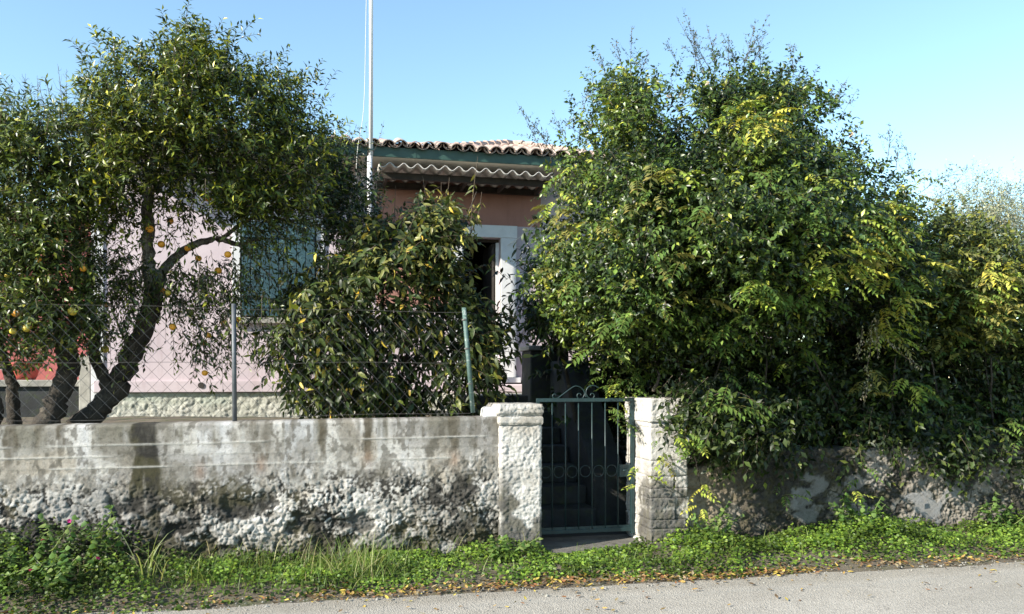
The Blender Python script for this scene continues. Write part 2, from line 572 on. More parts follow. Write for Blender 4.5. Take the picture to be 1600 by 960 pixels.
# verge earth between the road and the walls
gx = np.arange(-9, 12, .04); gy = np.arange(EDGE - .12, 7.6, .04)
XX, YY = np.meshgrid(gx, gy)
ZZ = -.012 + .07 * sstep(EDGE, EDGE + .5, YY) * (.4 + .9 * fbm(XX * 2, YY * 2, s=9)) + .02 * (fbm(XX * 12, YY * 12, s=11) - .5) * sstep(EDGE - .1, EDGE + .2, YY)
V = np.stack([XX, YY, ZZ], -1).reshape(-1, 3); a, b = XX.shape
I = np.arange(a * b).reshape(a, b)
F = np.stack([I[:-1, :-1], I[:-1, 1:], I[1:, 1:], I[1:, :-1]], -1).reshape(-1, 4)
o = link('verge', npmesh('verge', V, F, smooth=True), None, M['soil']); tag(o, 'earth verge at the foot of the roadside walls', kind='structure')
def garden(name, x0, x1, y0, y1, z, s, label):
    gx = np.arange(x0, x1, .12); gy = np.arange(y0, y1, .12)
    XX, YY = np.meshgrid(gx, gy)
    ZZ = z + .1 * (fbm(XX * 1.5, YY * 1.5, s=s) - .5)
    V = np.stack([XX, YY, ZZ], -1).reshape(-1, 3); a, b = XX.shape
    I = np.arange(a * b).reshape(a, b)
    F = np.stack([I[:-1, :-1], I[:-1, 1:], I[1:, 1:], I[1:, :-1]], -1).reshape(-1, 4)
    o = link(name, npmesh(name, V, F, smooth=True), None, M['soil']); tag(o, label, kind='structure')
garden('garden_soil', -9, 1.55, 7.46, 12.28, 1.05, 21, 'raised garden earth behind the left wall')
garden('garden_soil', 3.25, 12, 7.6, 16, .72, 23, 'raised garden earth behind the right wall')
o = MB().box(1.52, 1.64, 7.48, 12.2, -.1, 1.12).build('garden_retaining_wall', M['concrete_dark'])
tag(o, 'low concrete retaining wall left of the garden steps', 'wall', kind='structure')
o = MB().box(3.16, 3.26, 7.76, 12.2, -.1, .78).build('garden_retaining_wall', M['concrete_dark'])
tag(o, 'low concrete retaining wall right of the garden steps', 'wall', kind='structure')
o = MB().box(1.66, 3.14, 7.3, 8.25, -.1, .06).build('path', M['concrete_dark'], bevel=.01); tag(o, 'dark paved path inside the gate', kind='structure')

# ------------------------------------------------------------------ rough masonry
WHITE = np.array([.53, .51, .475]); GREY = np.array([.23, .215, .19]); TAN = np.array([.27, .22, .15])
BLACK = np.array([.018, .016, .012]); MOSS = np.array([.042, .037, .014]); RUST = np.array([.22, .13, .075])

def lerp(a, b, t): return a + (b - a) * t[..., None]

def sweep_wall(name, x0, x1, topz, botz, y0, thick, res, relief, colour):
    """a wall whose front is a dense relief: relief(x,z,top)->outward metres; colour(x,z,h)->rgb"""
    xs = np.arange(x0, x1 + res, res)
    top = topz(xs)
    nf = int((max(top) - botz) / res)
    u = np.linspace(0, 1, nf)
    XX = np.repeat(xs[:, None], nf, 1); ZZ = botz + (top[:, None] - botz) * u[None]
    h = relief(XX, ZZ, np.repeat(top[:, None], nf, 1))
    edge = sstep(0, .02, top[:, None] - ZZ)      # rounds the arris
    YY = y0 - h + .018 * (1 - edge)
    # top surface, three rows back
    kb = 8
    tb = np.linspace(0, 1, kb + 1)[1:]
    XB = np.repeat(xs[:, None], kb, 1); YB = y0 + .02 + (thick - .02) * tb[None] * np.ones_like(XB)
    ZB = top[:, None] + .006 * (fbm(XB * 14, YB * 14, s=5) - .3)
    XK = xs[:, None]; YK = np.full_like(XK, y0 + thick + .002); ZK = np.full_like(XK, botz)
    AX = np.concatenate([XX, XB, XK], 1); AY = np.concatenate([YY, YB, YK], 1); AZ = np.concatenate([ZZ, ZB, ZK], 1)
    C = colour(AX, AZ, np.concatenate([h, np.zeros_like(XB) + h[:, -1:], h[:, :1]], 1), np.repeat(top[:, None], AX.shape[1], 1))
    a, b = AX.shape
    V = np.stack([AX, AY, AZ], -1).reshape(-1, 3)
    I = np.arange(a * b).reshape(a, b)
    F = np.stack([I[:-1, :-1], I[1:, :-1], I[1:, 1:], I[:-1, 1:]], -1).reshape(-1, 4)
    return npmesh(name, V, F, np.clip(C, .01, .9).reshape(-1, 3), smooth=True)

def roughcast(x, z, s=0):
    wx = x + .02 * (vnoise(x * 18, z * 18, s=s + 7) - .5); wz = z + .02 * (vnoise(x * 18, z * 18, s=s + 8) - .5)
    d1, d2, _ = worley(wx * 27, wz * 27, s)
    e1, e2, _ = worley(wx * 52, wz * 52, s + 3)
    g1, g2, _ = worley(wx * 11 + 3, wz * 13, s + 5)
    a = sstep(.35, .65, fbm(x * 3, z * 3, s=s + 11))
    return (1 - np.clip(d1, 0, 1)) ** 1.3 * (.25 + .4 * a) + (1 - np.clip(e1, 0, 1)) * .34 + .3 * sstep(.0, .3, g2 - g1) * (1 - a) + .8 * (fbm(x * 13, z * 13, s=s + 9, o=5) - .5) + .5 * (np.abs(fbm(x * 34, z * 34, s=s + 13, o=2) - .5) * 2 - .25)

def left_top(x): return 1.222 + .0085 * (x + 2) + .004 * (vnoise(x * 3, x * 0, s=31) - .5)
seamd = (.165, .255, .345)

def left_relief(x, z, top):
    d = top - z
    smooth = 1 - sstep(.22, .56, d + .22 * (fbm(x * 2.1, z * 3.5, s=12, o=5) - .5) * 2)
    ch = roughcast(x, z, 1)
    big = fbm(x * 3.2, z * 3.6, s=14)
    amp = .010 + .020 * sstep(.42, 1.0, d) + .012 * sstep(.45, .7, big)
    h = amp * ch * (1 - smooth) + smooth * .006 * (fbm(x * 25, z * 25, s=2) + .4 * ch)
    # spalled hollows, deeper lower down
    hol = sstep(.53, .66, fbm(x * 4.2, z * 5.5, s=15, o=5)) * sstep(.45, .75, d)
    h -= .032 * hol
    h += .03 * (fbm(x * 1.1, z * 1.6, s=16) - .5) * sstep(.35, .8, d)
    # shuttering board joints
    for k, sd in enumerate(seamd):
        br = sstep(.3, .45, vnoise(x * 2.6, x * 0 + k * 7, s=17))
        wob = .004 * (vnoise(x * 6, x * 0 + k, s=18) - .5)
        h += br * smooth * .007 * np.exp(-((d - sd - wob) / .0055) ** 2)
        h += smooth * .0035 * (1 - sstep(sd - .004, sd + .004, d))
    # a buttress swell near the gate pillar
    h += .012 * sstep(.9, 1.4, x) * sstep(.3, .6, d)
    return h

STREAKS = [(p, w_, l, a) for p, w_, l, a in ((217, .05, .95, 1.0), (238, .06, .98, 1.0), (95, .03, .35, .6), (18, .05, .3, .7), (60, .02, .25, .5), (390, .02, .25, .5), (398, .03, .4, .4),
           (505, .035, .3, .8), (575, .035, .38, .8), (710, .05, .38, .6), (745, .03, .34, .5), (330, .03, .3, .35), (420, .04, .28, .45), (455, .02, .2, .4), (560, .02, .2, .5))]

def left_colour(x, z, h, top):
    d = top - z
    n1 = fbm(x * 2.1, z * 2.1, s=40, o=5); n2 = fbm(x * 7, z * 7, s=41, o=4); n3 = fbm(x * 26, z * 26, s=42, o=3)
    c = lerp(WHITE, GREY, np.clip((n1 - .5) * 2.0 + .25 + .5 * (n3 - .5), 0, 1))
    c = lerp(c, TAN, .55 * sstep(.53, .68, fbm(x * 3.3, z * 3.3, s=43, o=5)))
    # grey weathered top band with vertical runs
    run = fbm(x * 9, z * .9, s=44, o=4)
    band = 1 - sstep(.08, .36, d)
    c = lerp(c, np.array([.13, .12, .085]), band * sstep(.40, .6, run) * .85)
    c = lerp(c, np.array([.56, .56, .57]), sstep(.55, .7, fbm(x * 6, z * .9, s=45)) * .6 * (1 - sstep(.4, .6, d)))
    # dark growth, low on the wall and in hollows
    g = fbm(x * 2.6, z * 3.2, s=46, o=6) + .14 * (n2 - .5) + .42 * (fbm(x * 11, z * 13, s=39, o=5) - .5)
    ch = roughcast(x, z, 1)
    low = sstep(.36, .56, d + .12 * (n1 - .5)) * (1 - .35 * sstep(1.4, 2.2, x))
    left = sstep(-2.2, -3.1, x)
    dk = sstep(.465, .55, g + .06 * (low - .3) + .06 * left * low - .34 * (ch - .4)) * low
    crev = sstep(.52, .22, ch + .25 * (n1 - .5)) * sstep(.26, .6, d) * (.55 + .45 * sstep(.4, .6, g))
    crev = np.clip(crev + sstep(.004, -.012, h) * sstep(.35, .6, d), 0, 1)
    c = lerp(c, np.array([.16, .14, .11]), sstep(.5, .62, fbm(x * 15, z * 15, s=48, o=5)) * .55 * sstep(.25, .5, d))
    c = lerp(c, np.array([.20, .19, .18]), sstep(.5, .7, fbm(x * 1.4, z * 2.4, s=49, o=5)) * .6)
    m = np.clip(dk * (.78 + .6 * (n3 - .3)) + crev * .85, 0, 1)
    bm = lerp(BLACK, MOSS, sstep(.45, .65, fbm(x * 5, z * 5, s=47)))
    c = lerp(c, bm, m * .97)
    foot = sstep(.85, 1.15, d) * sstep(.35, .6, n2 + .1)
    c = lerp(c, MOSS * 1.3, foot * .7)
    c = lerp(c, np.array([.17, .155, .125]), .6 * sstep(.5, .62, fbm(x * 7, z * 5, s=36, o=6)) * (1 - sstep(.45, .6, d)))
    c = lerp(c, np.array([.10, .09, .07]), .7 * sstep(.58, .66, fbm(x * 24, z * 14, s=37, o=4)) * (1 - sstep(.45, .6, d)))
    for p, w_, l, a in STREAKS:
        xc = X(p, YW) + .05 * (fbm(z * 6, z * 0, s=int(p), o=3) - .5)
        ww = w_ * (.8 + .5 * vnoise(z * 9, x * 0, s=int(p) + 1))
        k = sstep(.3, .75, np.exp(-((x - xc) / (ww * 1.1)) ** 2) + .75 * (fbm(x * 34, z * 10, s=int(p) + 5, o=4) - .5)) * (1 - sstep(l * .6, l, d + .4 * (fbm(x * 22, z * 3, s=int(p) + 6) - .5)))
        k = k * np.clip(.62 + .8 * fbm(x * 16, z * 9, s=int(p) + 2), 0, 1) * a
        c = lerp(c, lerp(BLACK, MOSS, sstep(.4, .6, n2)) if a > .9 else np.broadcast_to(np.array([.07, .055, .03]), x.shape + (3,)), np.clip(k, 0, 1))
    for k_, sd in enumerate(seamd):
        br = sstep(.3, .45, vnoise(x * 2.6, x * 0 + k_ * 7, s=17)) * (1 - sstep(.4, .5, d))
        wob = .004 * (vnoise(x * 6, x * 0 + k_, s=18) - .5)
        c = lerp(c, np.array([.56, .54, .50]), br * .75 * np.exp(-((d - sd - wob) / .007) ** 2))
    # rust bleeds
    for p, dz in ((575, .33), (710, .36), (408, .36), (313, .4)):
        k = np.exp(-(((x - X(p, YW)) / .04) ** 2 + ((d - dz) / .07) ** 2))
        c = lerp(c, RUST, k * .6)
    return c

lw = empty('roadside_wall', (-2, YW + .12, 0), 'long whitewashed roughcast wall stained with black moss, left of the gate', 'wall')
XL1 = 1.462
lwb = link('masonry', sweep_wall('masonry', -5.2, XL1, left_top, -.08, YW, .26, .0085, left_relief, left_colour), lw, M['masonry'])
# the coping step beside the pillar
b_ = MB(); b_.prism([(1.335, 1.25), (1.462, 1.25), (1.462, 1.335), (1.375, 1.338), (1.345, 1.32)], 'y', YW + .005, YW + .25)
b_.build('coping_step', M['trim'], lw, bevel=.01)

def block(name, x0, x1, y0, y1, z0, z1, res, amp, s, colf, parent, m, rnd=.012):
    """a stone with four rough sides and a rough top"""
    def side(n, L): return np.linspace(0, L, n)
    nx = max(3, int((x1 - x0) / res)); ny = max(3, int((y1 - y0) / (res * 1.6))); nz = max(3, int((z1 - z0) / res))
    px = []; nrm = []
    for t in np.linspace(0, 1, nx, endpoint=False): px.append((x0 + (x1 - x0) * t, y0)); nrm.append((0, -1))
    for t in np.linspace(0, 1, ny, endpoint=False): px.append((x1, y0 + (y1 - y0) * t)); nrm.append((1, 0))
    for t in np.linspace(0, 1, nx, endpoint=False): px.append((x1 - (x1 - x0) * t, y1)); nrm.append((0, 1))
    for t in np.linspace(0, 1, ny, endpoint=False): px.append((x0, y1 - (y1 - y0) * t)); nrm.append((-1, 0))
    px = np.array(px); nrm = np.array(nrm, float); k = len(px)
    zz = np.linspace(z0, z1, nz)
    A = np.repeat(px[None], nz, 0); Nn = np.repeat(nrm[None], nz, 0); ZZ = np.repeat(zz[:, None], k, 1)
    arc = A[..., 0] + A[..., 1] * 1.3
    h = amp * (roughcast(arc, ZZ, s) - .2)
    ez = np.minimum(ZZ - z0, z1 - ZZ); ex = np.minimum(np.minimum(A[..., 0] - x0, x1 - A[..., 0]) + np.abs(Nn[..., 0]), np.minimum(A[..., 1] - y0, y1 - A[..., 1]) + np.abs(Nn[..., 1]))
    h = h - rnd * (1 - sstep(0, rnd * 1.6, ez)) - rnd * .7 * (1 - sstep(0, rnd * 1.4, ex))
    P = A + Nn * h[..., None]
    V = np.concatenate([P, ZZ[..., None]], -1)
    hh = h; C = colf(arc, ZZ, hh, A)
    rows = [V]; cols = [C]
    cen = np.array([(x0 + x1) / 2, (y0 + y1) / 2])
    for q in (.75, .5, .25, .02):
        T = V[-1].copy(); T[:, :2] = cen + (V[-1][:, :2] - cen) * q; T[:, 2] = z1 + amp * .4 * (fbm(T[:, 0] * 20, T[:, 1] * 20, s=s) - .5)
        rows.append(T[None]); cols.append(C[-1:])
    V = np.concatenate(rows); C = np.concatenate(cols); a, b = V.shape[:2]
    I = np.arange(a * b).reshape(a, b); J = np.roll(I, -1, 1)
    F = np.stack([I[:-1], J[:-1], J[1:], I[1:]], -1).reshape(-1, 4)
    return link(name, npmesh(name, V.reshape(-1, 3), F, np.clip(C, .01, .9).reshape(-1, 3), smooth=True), parent, m)

def pillar_colour(dark, tint=WHITE):
    def f(u, z, h, A):
        n1 = fbm(u * 4, z * 4, s=60, o=5); n3 = fbm(u * 24, z * 24, s=61)
        c = lerp(tint * 1.04, GREY * 1.1, np.clip((n1 - .5) * 2 + .1 + .4 * (n3 - .5), 0, 1) * .8)
        c = lerp(c, TAN, .3 * sstep(.55, .7, fbm(u * 6, z * 6, s=62)))
        g = fbm(u * 5, z * 5, s=63, o=6)
        m = sstep(.55, .65, g + dark * (1 - sstep(.15, .45, z)) * .25) * sstep(.9, .5, z)
        c = lerp(c, lerp(BLACK, MOSS, sstep(.4, .6, n3)), m * .8)
        return c
    return f

lp = empty('gate_pillar', (1.65, YW + .15, 0), 'whitewashed roughcast gate pillar joining the long stained wall, left of the gate', 'pillar', 'pillars either side of the gate')
block('shaft', 1.462, 1.835, YW - .045, YW + .40, -.08, 1.185, .0085, .017, 5, pillar_colour(1), lp, M['masonry'])
block('neck', 1.445, 1.85, YW - .065, YW + .42, 1.182, 1.262, .0085, .012, 6, pillar_colour(0), lp, M['masonry'])
block('cap', 1.43, 1.852, YW - .075, YW + .43, 1.262, 1.365, .0085, .020, 7, pillar_colour(0), lp, M['masonry'], .02)

rp = empty('gate_pillar', (3.04, YW + .3, 0), 'whitewashed gate pillar of stacked stones with creeper on it, right of the gate', 'pillar', 'pillars either side of the gate')
RX0 = 2.863; RX1 = 3.235
block('core', RX0 + .02, RX1 - .02, YW + .0, YW + .58, -.08, 1.38, .02, .01, 8, pillar_colour(1), rp, M['masonry'])
zs = [-.06, .10, .215, .30, .50, .585, .70, .84, 1.145, 1.19, 1.41]
random.seed(5)
for i in range(len(zs) - 1):
    z0, z1 = zs[i], zs[i + 1] - .003
    wdt = RX1 + random.uniform(-.025, .01)
    if i in (1, 3, 5):
        sp = RX0 + .37 * random.uniform(.55, .72)
        block('stone', RX0, sp - .006, YW - .03 - random.uniform(0, .015), YW + .59, z0, z1, .009, .018, 10 + i, pillar_colour(.8), rp, M['masonry'], .006)
        block('stone', sp + .006, wdt, YW - .025 - random.uniform(0, .012), YW + .59, z0, z1, .009, .018, 30 + i, pillar_colour(.8), rp, M['masonry'], .006)
    else:
        ext = .015 if i == len(zs) - 2 else 0
        block('stone', RX0 - ext * .5, wdt + ext, YW - .03 - ext - random.uniform(0, .012), YW + .59 + ext, z0, z1, .009, .017 if i != 7 else .010, 10 + i, pillar_colour(.8), rp, M['masonry'], .006)

def right_top(x): return .90 - .05 * sstep(3.9, 3.3, x) * 3 + .012 * (fbm(x * 3, x * 0, s=33) - .5) * 4
def right_relief(x, z, top):
    d = top - z
    ch = roughcast(x, z, 71)
    pl = sstep(.63, .68, fbm(x * 3.1, z * 3.6, s=72, o=6))
    e1, e2, idn = worley(x * 5.5, z * 7.5, 73)
    stone = sstep(.02, .16, e2 - e1) * (.6 + .6 * idn)
    h = (1 - pl) * (.045 * ch + .010 * stone) + pl * (.034 + .003 * fbm(x * 20, z * 20, s=74))
    return h + .03 * (fbm(x * 1.3, z * 1.3, s=75) - .5)
def right_colour(x, z, h, top):
    n1 = fbm(x * 2.3, z * 2.3, s=80, o=5); n3 = fbm(x * 24, z * 24, s=82)
    pl = sstep(.63, .68, fbm(x * 3.1, z * 3.6, s=72, o=6))
    c = lerp(np.array([.12, .10, .075]), np.array([.28, .25, .21]), np.clip((n1 - .5) * 3 + .5, 0, 1))
    c = lerp(c, np.array([.27, .275, .28]), pl * (.3 + .6 * n3))
    g = fbm(x * 3, z * 3, s=83, o=6)
    c = lerp(c, lerp(BLACK * 1.5, MOSS, sstep(.45, .6, n3)), np.clip(sstep(.44, .54, g) * (.9 - .5 * pl) + sstep(.5, .25, roughcast(x, z, 71)) * .8 * (1 - pl), 0, 1))
    c = lerp(c, TAN * 1.1, sstep(4.1, 3.4, x) * .6)
    return c
rw = link('garden_wall', sweep_wall('garden_wall', 3.25, 11.5, right_top, -.08, YW + .10, .28, .011, right_relief, right_colour), None, M['masonry'])
tag(rw, 'low crumbling stone wall with peeling plaster in shade, right of the gate', 'wall')

# ------------------------------------------------------------------ gate threshold
b_ = MB(); b_.prism([(1.78, 6.80), (2.86, 7.26), (2.86, 7.75), (1.78, 7.75)], 'z', -.05, .062)
b_.build('threshold', M['slab'], bevel=.015)
tag(bpy.data.objects['threshold'], 'slanting concrete threshold slab under the iron gate', 'threshold')

# ------------------------------------------------------------------ gate
YG = 7.52
gate = empty('garden_gate', (1.87, YG, .1), 'dark green iron bar gate with scrolls and rings between the pillars', 'gate')
zr = Z(625, 920, YG); gx0 = X(838, YG); gx1 = X(986, YG); gx2 = X(996, YG)
zb = .13
MB().box(gx0, gx1 + .02, YG - .016, YG + .016, zr - .018, zr + .016).build('top_rail', M['iron'], gate, .003)
MB().box(gx0, gx1, YG - .016, YG + .016, zb + .005, zb + .04).build('bottom_rail', M['iron'], gate, .003)
MB().box(gx0, gx0 + .03, YG - .018, YG + .018, zb - .02, zr - .02).build('hinge_stile', M['iron'], gate, .003)
MB().box(gx1 - .005, gx1 + .03, YG - .018, YG + .018, zb - .02, zr + .018).build('lock_stile', M['iron'], gate, .003)
gp = MB().box(gx2 - .005, gx2 + .045, YG - .03, YG + .03, .05, zr + .03).build('gate_post', M['iron'], gate, .004)
MB().box(gx0 + .03, gx1 - .006, YG - .004, YG + .004, zb + .04, zb + .065).build('kick_plate', M['iron'], gate)
bars = [X(p, YG) for p in (862.7, 883.5, 904, 925, 945.6, 965.6)]
for bx in bars:
    MB().tube([(bx, YG, zb + .04), (bx, YG, zr - .018)], .0065, 8).build('bar', M['iron'], gate, smooth=True)
ringz = Z(737, 900, YG)
cs = [(gx0 + .03 + bars[0]) / 2] + [(a + b) / 2 for a, b in zip(bars[:-1], bars[1:])]
for cx in cs:
    rr = .051
    pts = [(cx + rr * math.cos(t), YG, ringz + rr * 1.06 * math.sin(t)) for t in np.linspace(0, 2 * math.pi, 25)]
    MB().tube(pts, .0032, 6, cap=False).build('ring', M['iron'], gate, smooth=True)
lk = MB().box(bars[-1] + .008, gx1 - .006, YG - .02, YG + .014, ringz - .06, ringz + .055).build('lock_box', M['iron'], gate, .004)
MB().tube([(gx1 - .045, YG - .02, ringz + .01), (gx1 - .045, YG - .05, ringz + .01), (gx1 - .1, YG - .055, ringz + .005)], .006, 6).build('handle', M['iron'], lk, smooth=True)
for zz in (.32, 1.12):
    MB().tube([(gx0 - .012, YG, zz - .04), (gx0 - .012, YG, zz + .04)], .014, 10).build('hinge', M['iron'], gate, smooth=True)
def scroll(path, name='scroll'):
    pts = spline([(X(px, YG), YG, Z(py, px, YG)) for px, py in path], 8)
    MB().tube(pts, .0055, 6).build(name, M['iron'], gate, smooth=True)
def spiral(cx, cy, r0, r1, a0, a1, n=9):
    return [(cx + (r0 + (r1 - r0) * i / n) * math.cos(a0 + (a1 - a0) * i / n), cy + (r0 + (r1 - r0) * i / n) * math.sin(a0 + (a1 - a0) * i / n)) for i in range(n + 1)]
scroll(spiral(867, 618.5, 1.6, 4.6, -.4, -4.9) [:-1] + [(871, 622.5), (880, 616), (890, 608.5), (898, 603.8), (905, 604.5), (911, 609), (913.5, 615)] + spiral(906, 618, 6.4, 1.8, .3, 6.2))
scroll([(915.5, 621), (915.5, 615), (917, 608), (922, 603.5), (929, 603), (936, 606.5)] )
scroll([(915.5, 615), (918, 620)] + spiral(924.5, 618, 6, 1.6, 2.6, -3.2))

# ------------------------------------------------------------------ steps, cheek wall, landing
st = empty('garden_steps', (2.2, 8.2, 0), 'shaded concrete steps climbing from the gate to the house door', 'steps')
for i in range(7):
    y0 = 8.22 + i * .34
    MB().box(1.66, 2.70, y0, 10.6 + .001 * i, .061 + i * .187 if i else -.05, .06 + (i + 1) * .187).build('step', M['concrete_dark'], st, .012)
MB().box(1.64, 4.2, 10.61, YH - .01, -.05, 1.375).build('landing', M['concrete'], st, .015)
dX0, dX1 = X(700, YH), X(806, YH)
MB().box(1.75, 3.6, YH - .50, YH - .012, 1.377, 1.50).build('upper_step', M['pink'], st, .02)
pw_ = empty('stair_parapet', (2.9, 9, 0), 'dark concrete stair parapet with a square block on top beyond the gate', 'parapet')
MB().prism([(8.35, -.05), (10.1, -.05), (10.1, 1.80), (9.72, 1.80), (8.35, .58)], 'x', 2.71, 3.08).build('sloping_slab', M['concrete_dark'], pw_, .015)
pb0, pb1 = X(832, 10.0), X(893, 10.0)
MB().box(pb0, pb1, 10.11, 10.6, -.05, Z(548, 860, 10.1)).build('end_block', M['concrete_dark'], pw_, .02)
MB().box(pb0 - .03, pb1 + .03, 10.08, 10.63, Z(548, 860, 10.1) + .002, Z(543, 860, 10.1) + .02).build('block_cap', M['concrete'], pw_, .01)

# ================================================================== HOUSE
house = empty('house', (2, YH, 0), 'old pink-rendered single storey house with clay tile roof and open door', 'house')
ZP0, ZP1 = 1.6 - 22 * 12.2 / FPX, 1.555         # trim band above the plinth
ZS = Z(268, 700, YH)                             # underside of the eaves
hx0, hx1 = X(150, YH), 7.2
ox0, ox1 = X(722, YH), X(782, YH); oz1 = Z(372, 765, YH)
wl = MB().box(hx0, ox0, YH, YH + .3, ZP1, ZS).box(ox1, hx1, YH, YH + .3, ZP1, ZS).box(ox0, ox1, YH, YH + .3, oz1, ZS)
wl.build('wall', M['pink'], house)
tp0, tp1 = X(588, YH), X(845, YH)
tz = Z(352, 750, YH)
MB().box(tp0, tp1, YH - .006, YH + .02, tz, ZS - .02).build('canopy_shade_panel', M['canopy_shade'], house)  # shade under the canopy, painted as panels on the pink wall
MB().box(tp0, X(700, YH), YH - .005, YH + .02, Z(480, 640, YH), tz).build('canopy_shade_panel', M['canopy_shade'], house)
MB().box(hx0 - .02, 1.9, YH - .05, YH + .02, ZP0, ZP1 - .001).build('plinth_band', M['pink'], house, .008)
# vent hole in the band
vx = X(314, YH - .06)
MB().tube([(vx, YH - .062, 1.6 - .11), (vx, YH - .04, 1.6 - .11)], .042, 16).build('vent_hole', M['interior'], house)
def pl_relief(x, z, top):
    return .03 * roughcast(x * .75, z * .75, 91) + .012 * (fbm(x * 6, z * 6, s=92) - .5)
def pl_col(x, z, h, top):
    c = lerp(np.array([.42, .42, .35]), np.array([.54, .52, .46]), fbm(x * 3, z * 3, s=93))
    return lerp(c, np.array([.36, .42, .34]), .6 * sstep(.5, .7, fbm(x * 2, z * 4, s=94)) * (1 - sstep(.05, .3, top - z)))
link('plinth', sweep_wall('plinth', hx0, 1.9, lambda x: np.full_like(x, ZP0 - .002), .9, YH + .02, .25, .017, pl_relief, pl_col), house, M['masonry'])
# sunlit edge of the house corner, added as a white strip
MB().box(hx0 - .06, hx0 + .1, YH - .02, YH + .1, 1.0, ZS - .01).build('lit_corner_strip', M['trim'], house, .005)
# side walls and back so that the house is a body
MB().box(hx0, hx0 + .25, YH + .31, 19, .9, ZS).box(hx1 - .25, hx1, YH + .31, 19, .9, ZS).box(hx0 + .26, hx1 - .26, 18.7, 18.98, .9, ZS).build('rear_walls', M['pink'], house)
# the dark room behind the door
b_ = MB().box(ox0 - .9, ox1 + .9, YH + 3.3, YH + 3.4, 1.4, 4.4).box(ox0 - 1, ox0 - .9, YH + .31, YH + 3.3, 1.4, 4.4).box(ox1 + .9, ox1 + 1, YH + .31, YH + 3.3, 1.4, 4.4)
b_.box(ox0 - .9, ox1 + .9, YH + .31, YH + 3.3, 4.3, 4.4).box(ox0 - .9, ox1 + .9, YH + .31, YH + 3.3, 1.5, 1.59)
b_.build('room_interior', M['interior'], house)
# door frame
df = MB().box(ox1 + .0, dX1, YH - .035, YH + .05, 1.60, oz1 + .001).box(dX0, ox0, YH - .035, YH + .05, 1.60, oz1 + .001).box(dX0 + .0, dX1 + .015, YH - .04, YH + .05, oz1 + .002, tz).build('door_frame', M['trim'], house, .006)
MB().box(ox1 - .045, ox1 - .002, YH + .12, YH + .16, 1.6, oz1 - .05).build('door_jamb', M['trim'], df, .003)
MB().box(ox0 + .002, ox0 + .04, YH + .12, YH + .16, 1.6, oz1 - .05).build('door_jamb', M['trim'], df, .003)
MB().box(ox0 + .0, ox1 - .0, YH + .12, YH + .16, oz1 - .045, oz1 - .002).build('door_head', M['wood_dark'], df, .003)
MB().box(dX0 - .05, dX1 + .06, YH - .10, YH + .1, 1.52, 1.598).build('door_sill', M['trim'], house, .008)
# open door leaf folded inwards
MB().box(ox1 - .10, ox1 - .055, YH + .17, YH + .95, 1.61, oz1 - .06).build('door_leaf', M['interior'], house, .004)  # dark room colour puts the leaf in painted shadow
# shuttered window
wx0, wx1 = X(378, YH), X(492, YH); wz0, wz1 = Z(495, 435, YH), Z(350, 435, YH)
win = MB().box(wx0 - .02, wx1 + .02, YH - .012, YH + .03, wz0 - .02, wz1 + .02).build('window_recess', M['interior'], house)
MB().box(wx1 + .02, wx1 + .13, YH - .03, YH + .02, wz0 - .06, wz1 + .12).build('window_surround', M['trim'], house, .004)
MB().box(wx0 - .13, wx0 - .02, YH - .03, YH + .02, wz0 - .06, wz1 + .12).build('window_surround', M['trim'], house, .004)
MB().box(wx0 - .02, wx1 + .02, YH - .031, YH + .02, wz1 + .02, wz1 + .12).build('window_lintel', M['trim'], house, .004)
MB().box(wx0 - .16, wx1 + .16, YH - .09, YH + .02, wz0 - .10, wz0 - .022).build('window_sill', M['concrete'], house, .006)
nb = 8; bw = (wx1 - wx0) / nb
for s_ in (0, 1):
    sh = MB().box(wx0 + s_ * bw * 4 + .004, wx0 + (s_ + 1) * bw * 4 - .004, YH - .05, YH - .035, wz0, wz1).build('shutter', M['shutter'], house)
    for k in range(4):
        xa = wx0 + (s_ * 4 + k) * bw
        MB().box(xa + .007, xa + bw - .003, YH - .068, YH - .0505, wz0 + .005, wz1 - .005).build('plank', M['shutter'], sh, .003)
    for zz in (wz0 + .25, wz1 - .22):
        MB().box(wx0 + s_ * bw * 4 + .02, wx0 + (s_ + 1) * bw * 4 - .02, YH - .09, YH - .0685, zz, zz + .055).build('batten', M['shutter'], sh, .003)
    hxx = wx0 + .0 if s_ == 0 else wx1
    MB().box(min(hxx, hxx + (.3 if s_ == 0 else -.3)), max(hxx, hxx + (.3 if s_ == 0 else -.3)), YH - .096, YH - .0905, wz0 + .262, wz0 + .285).build('strap_hinge', M['wood_dark'], sh)

# eaves
YE = 11.62
ex0, ex1 = X(128, YE), 7.6
MB().box(ex0 + .02, ex1, YE + .035, YH + .35, ZS, ZS + .035).build('soffit', M['soffit'], house)
MB().box(ex0, ex1, YE, YE + .034, ZS - .012, ZS + .125).build('fascia', M['fascia'], house, .004)
for k in range(9):
    fx = ex0 + .6 + k * 1.22
    MB().box(fx, fx + .025, YE - .006, YE - .001, ZS - .01, ZS + .123).build('fascia_bracket', M['fascia'], house)
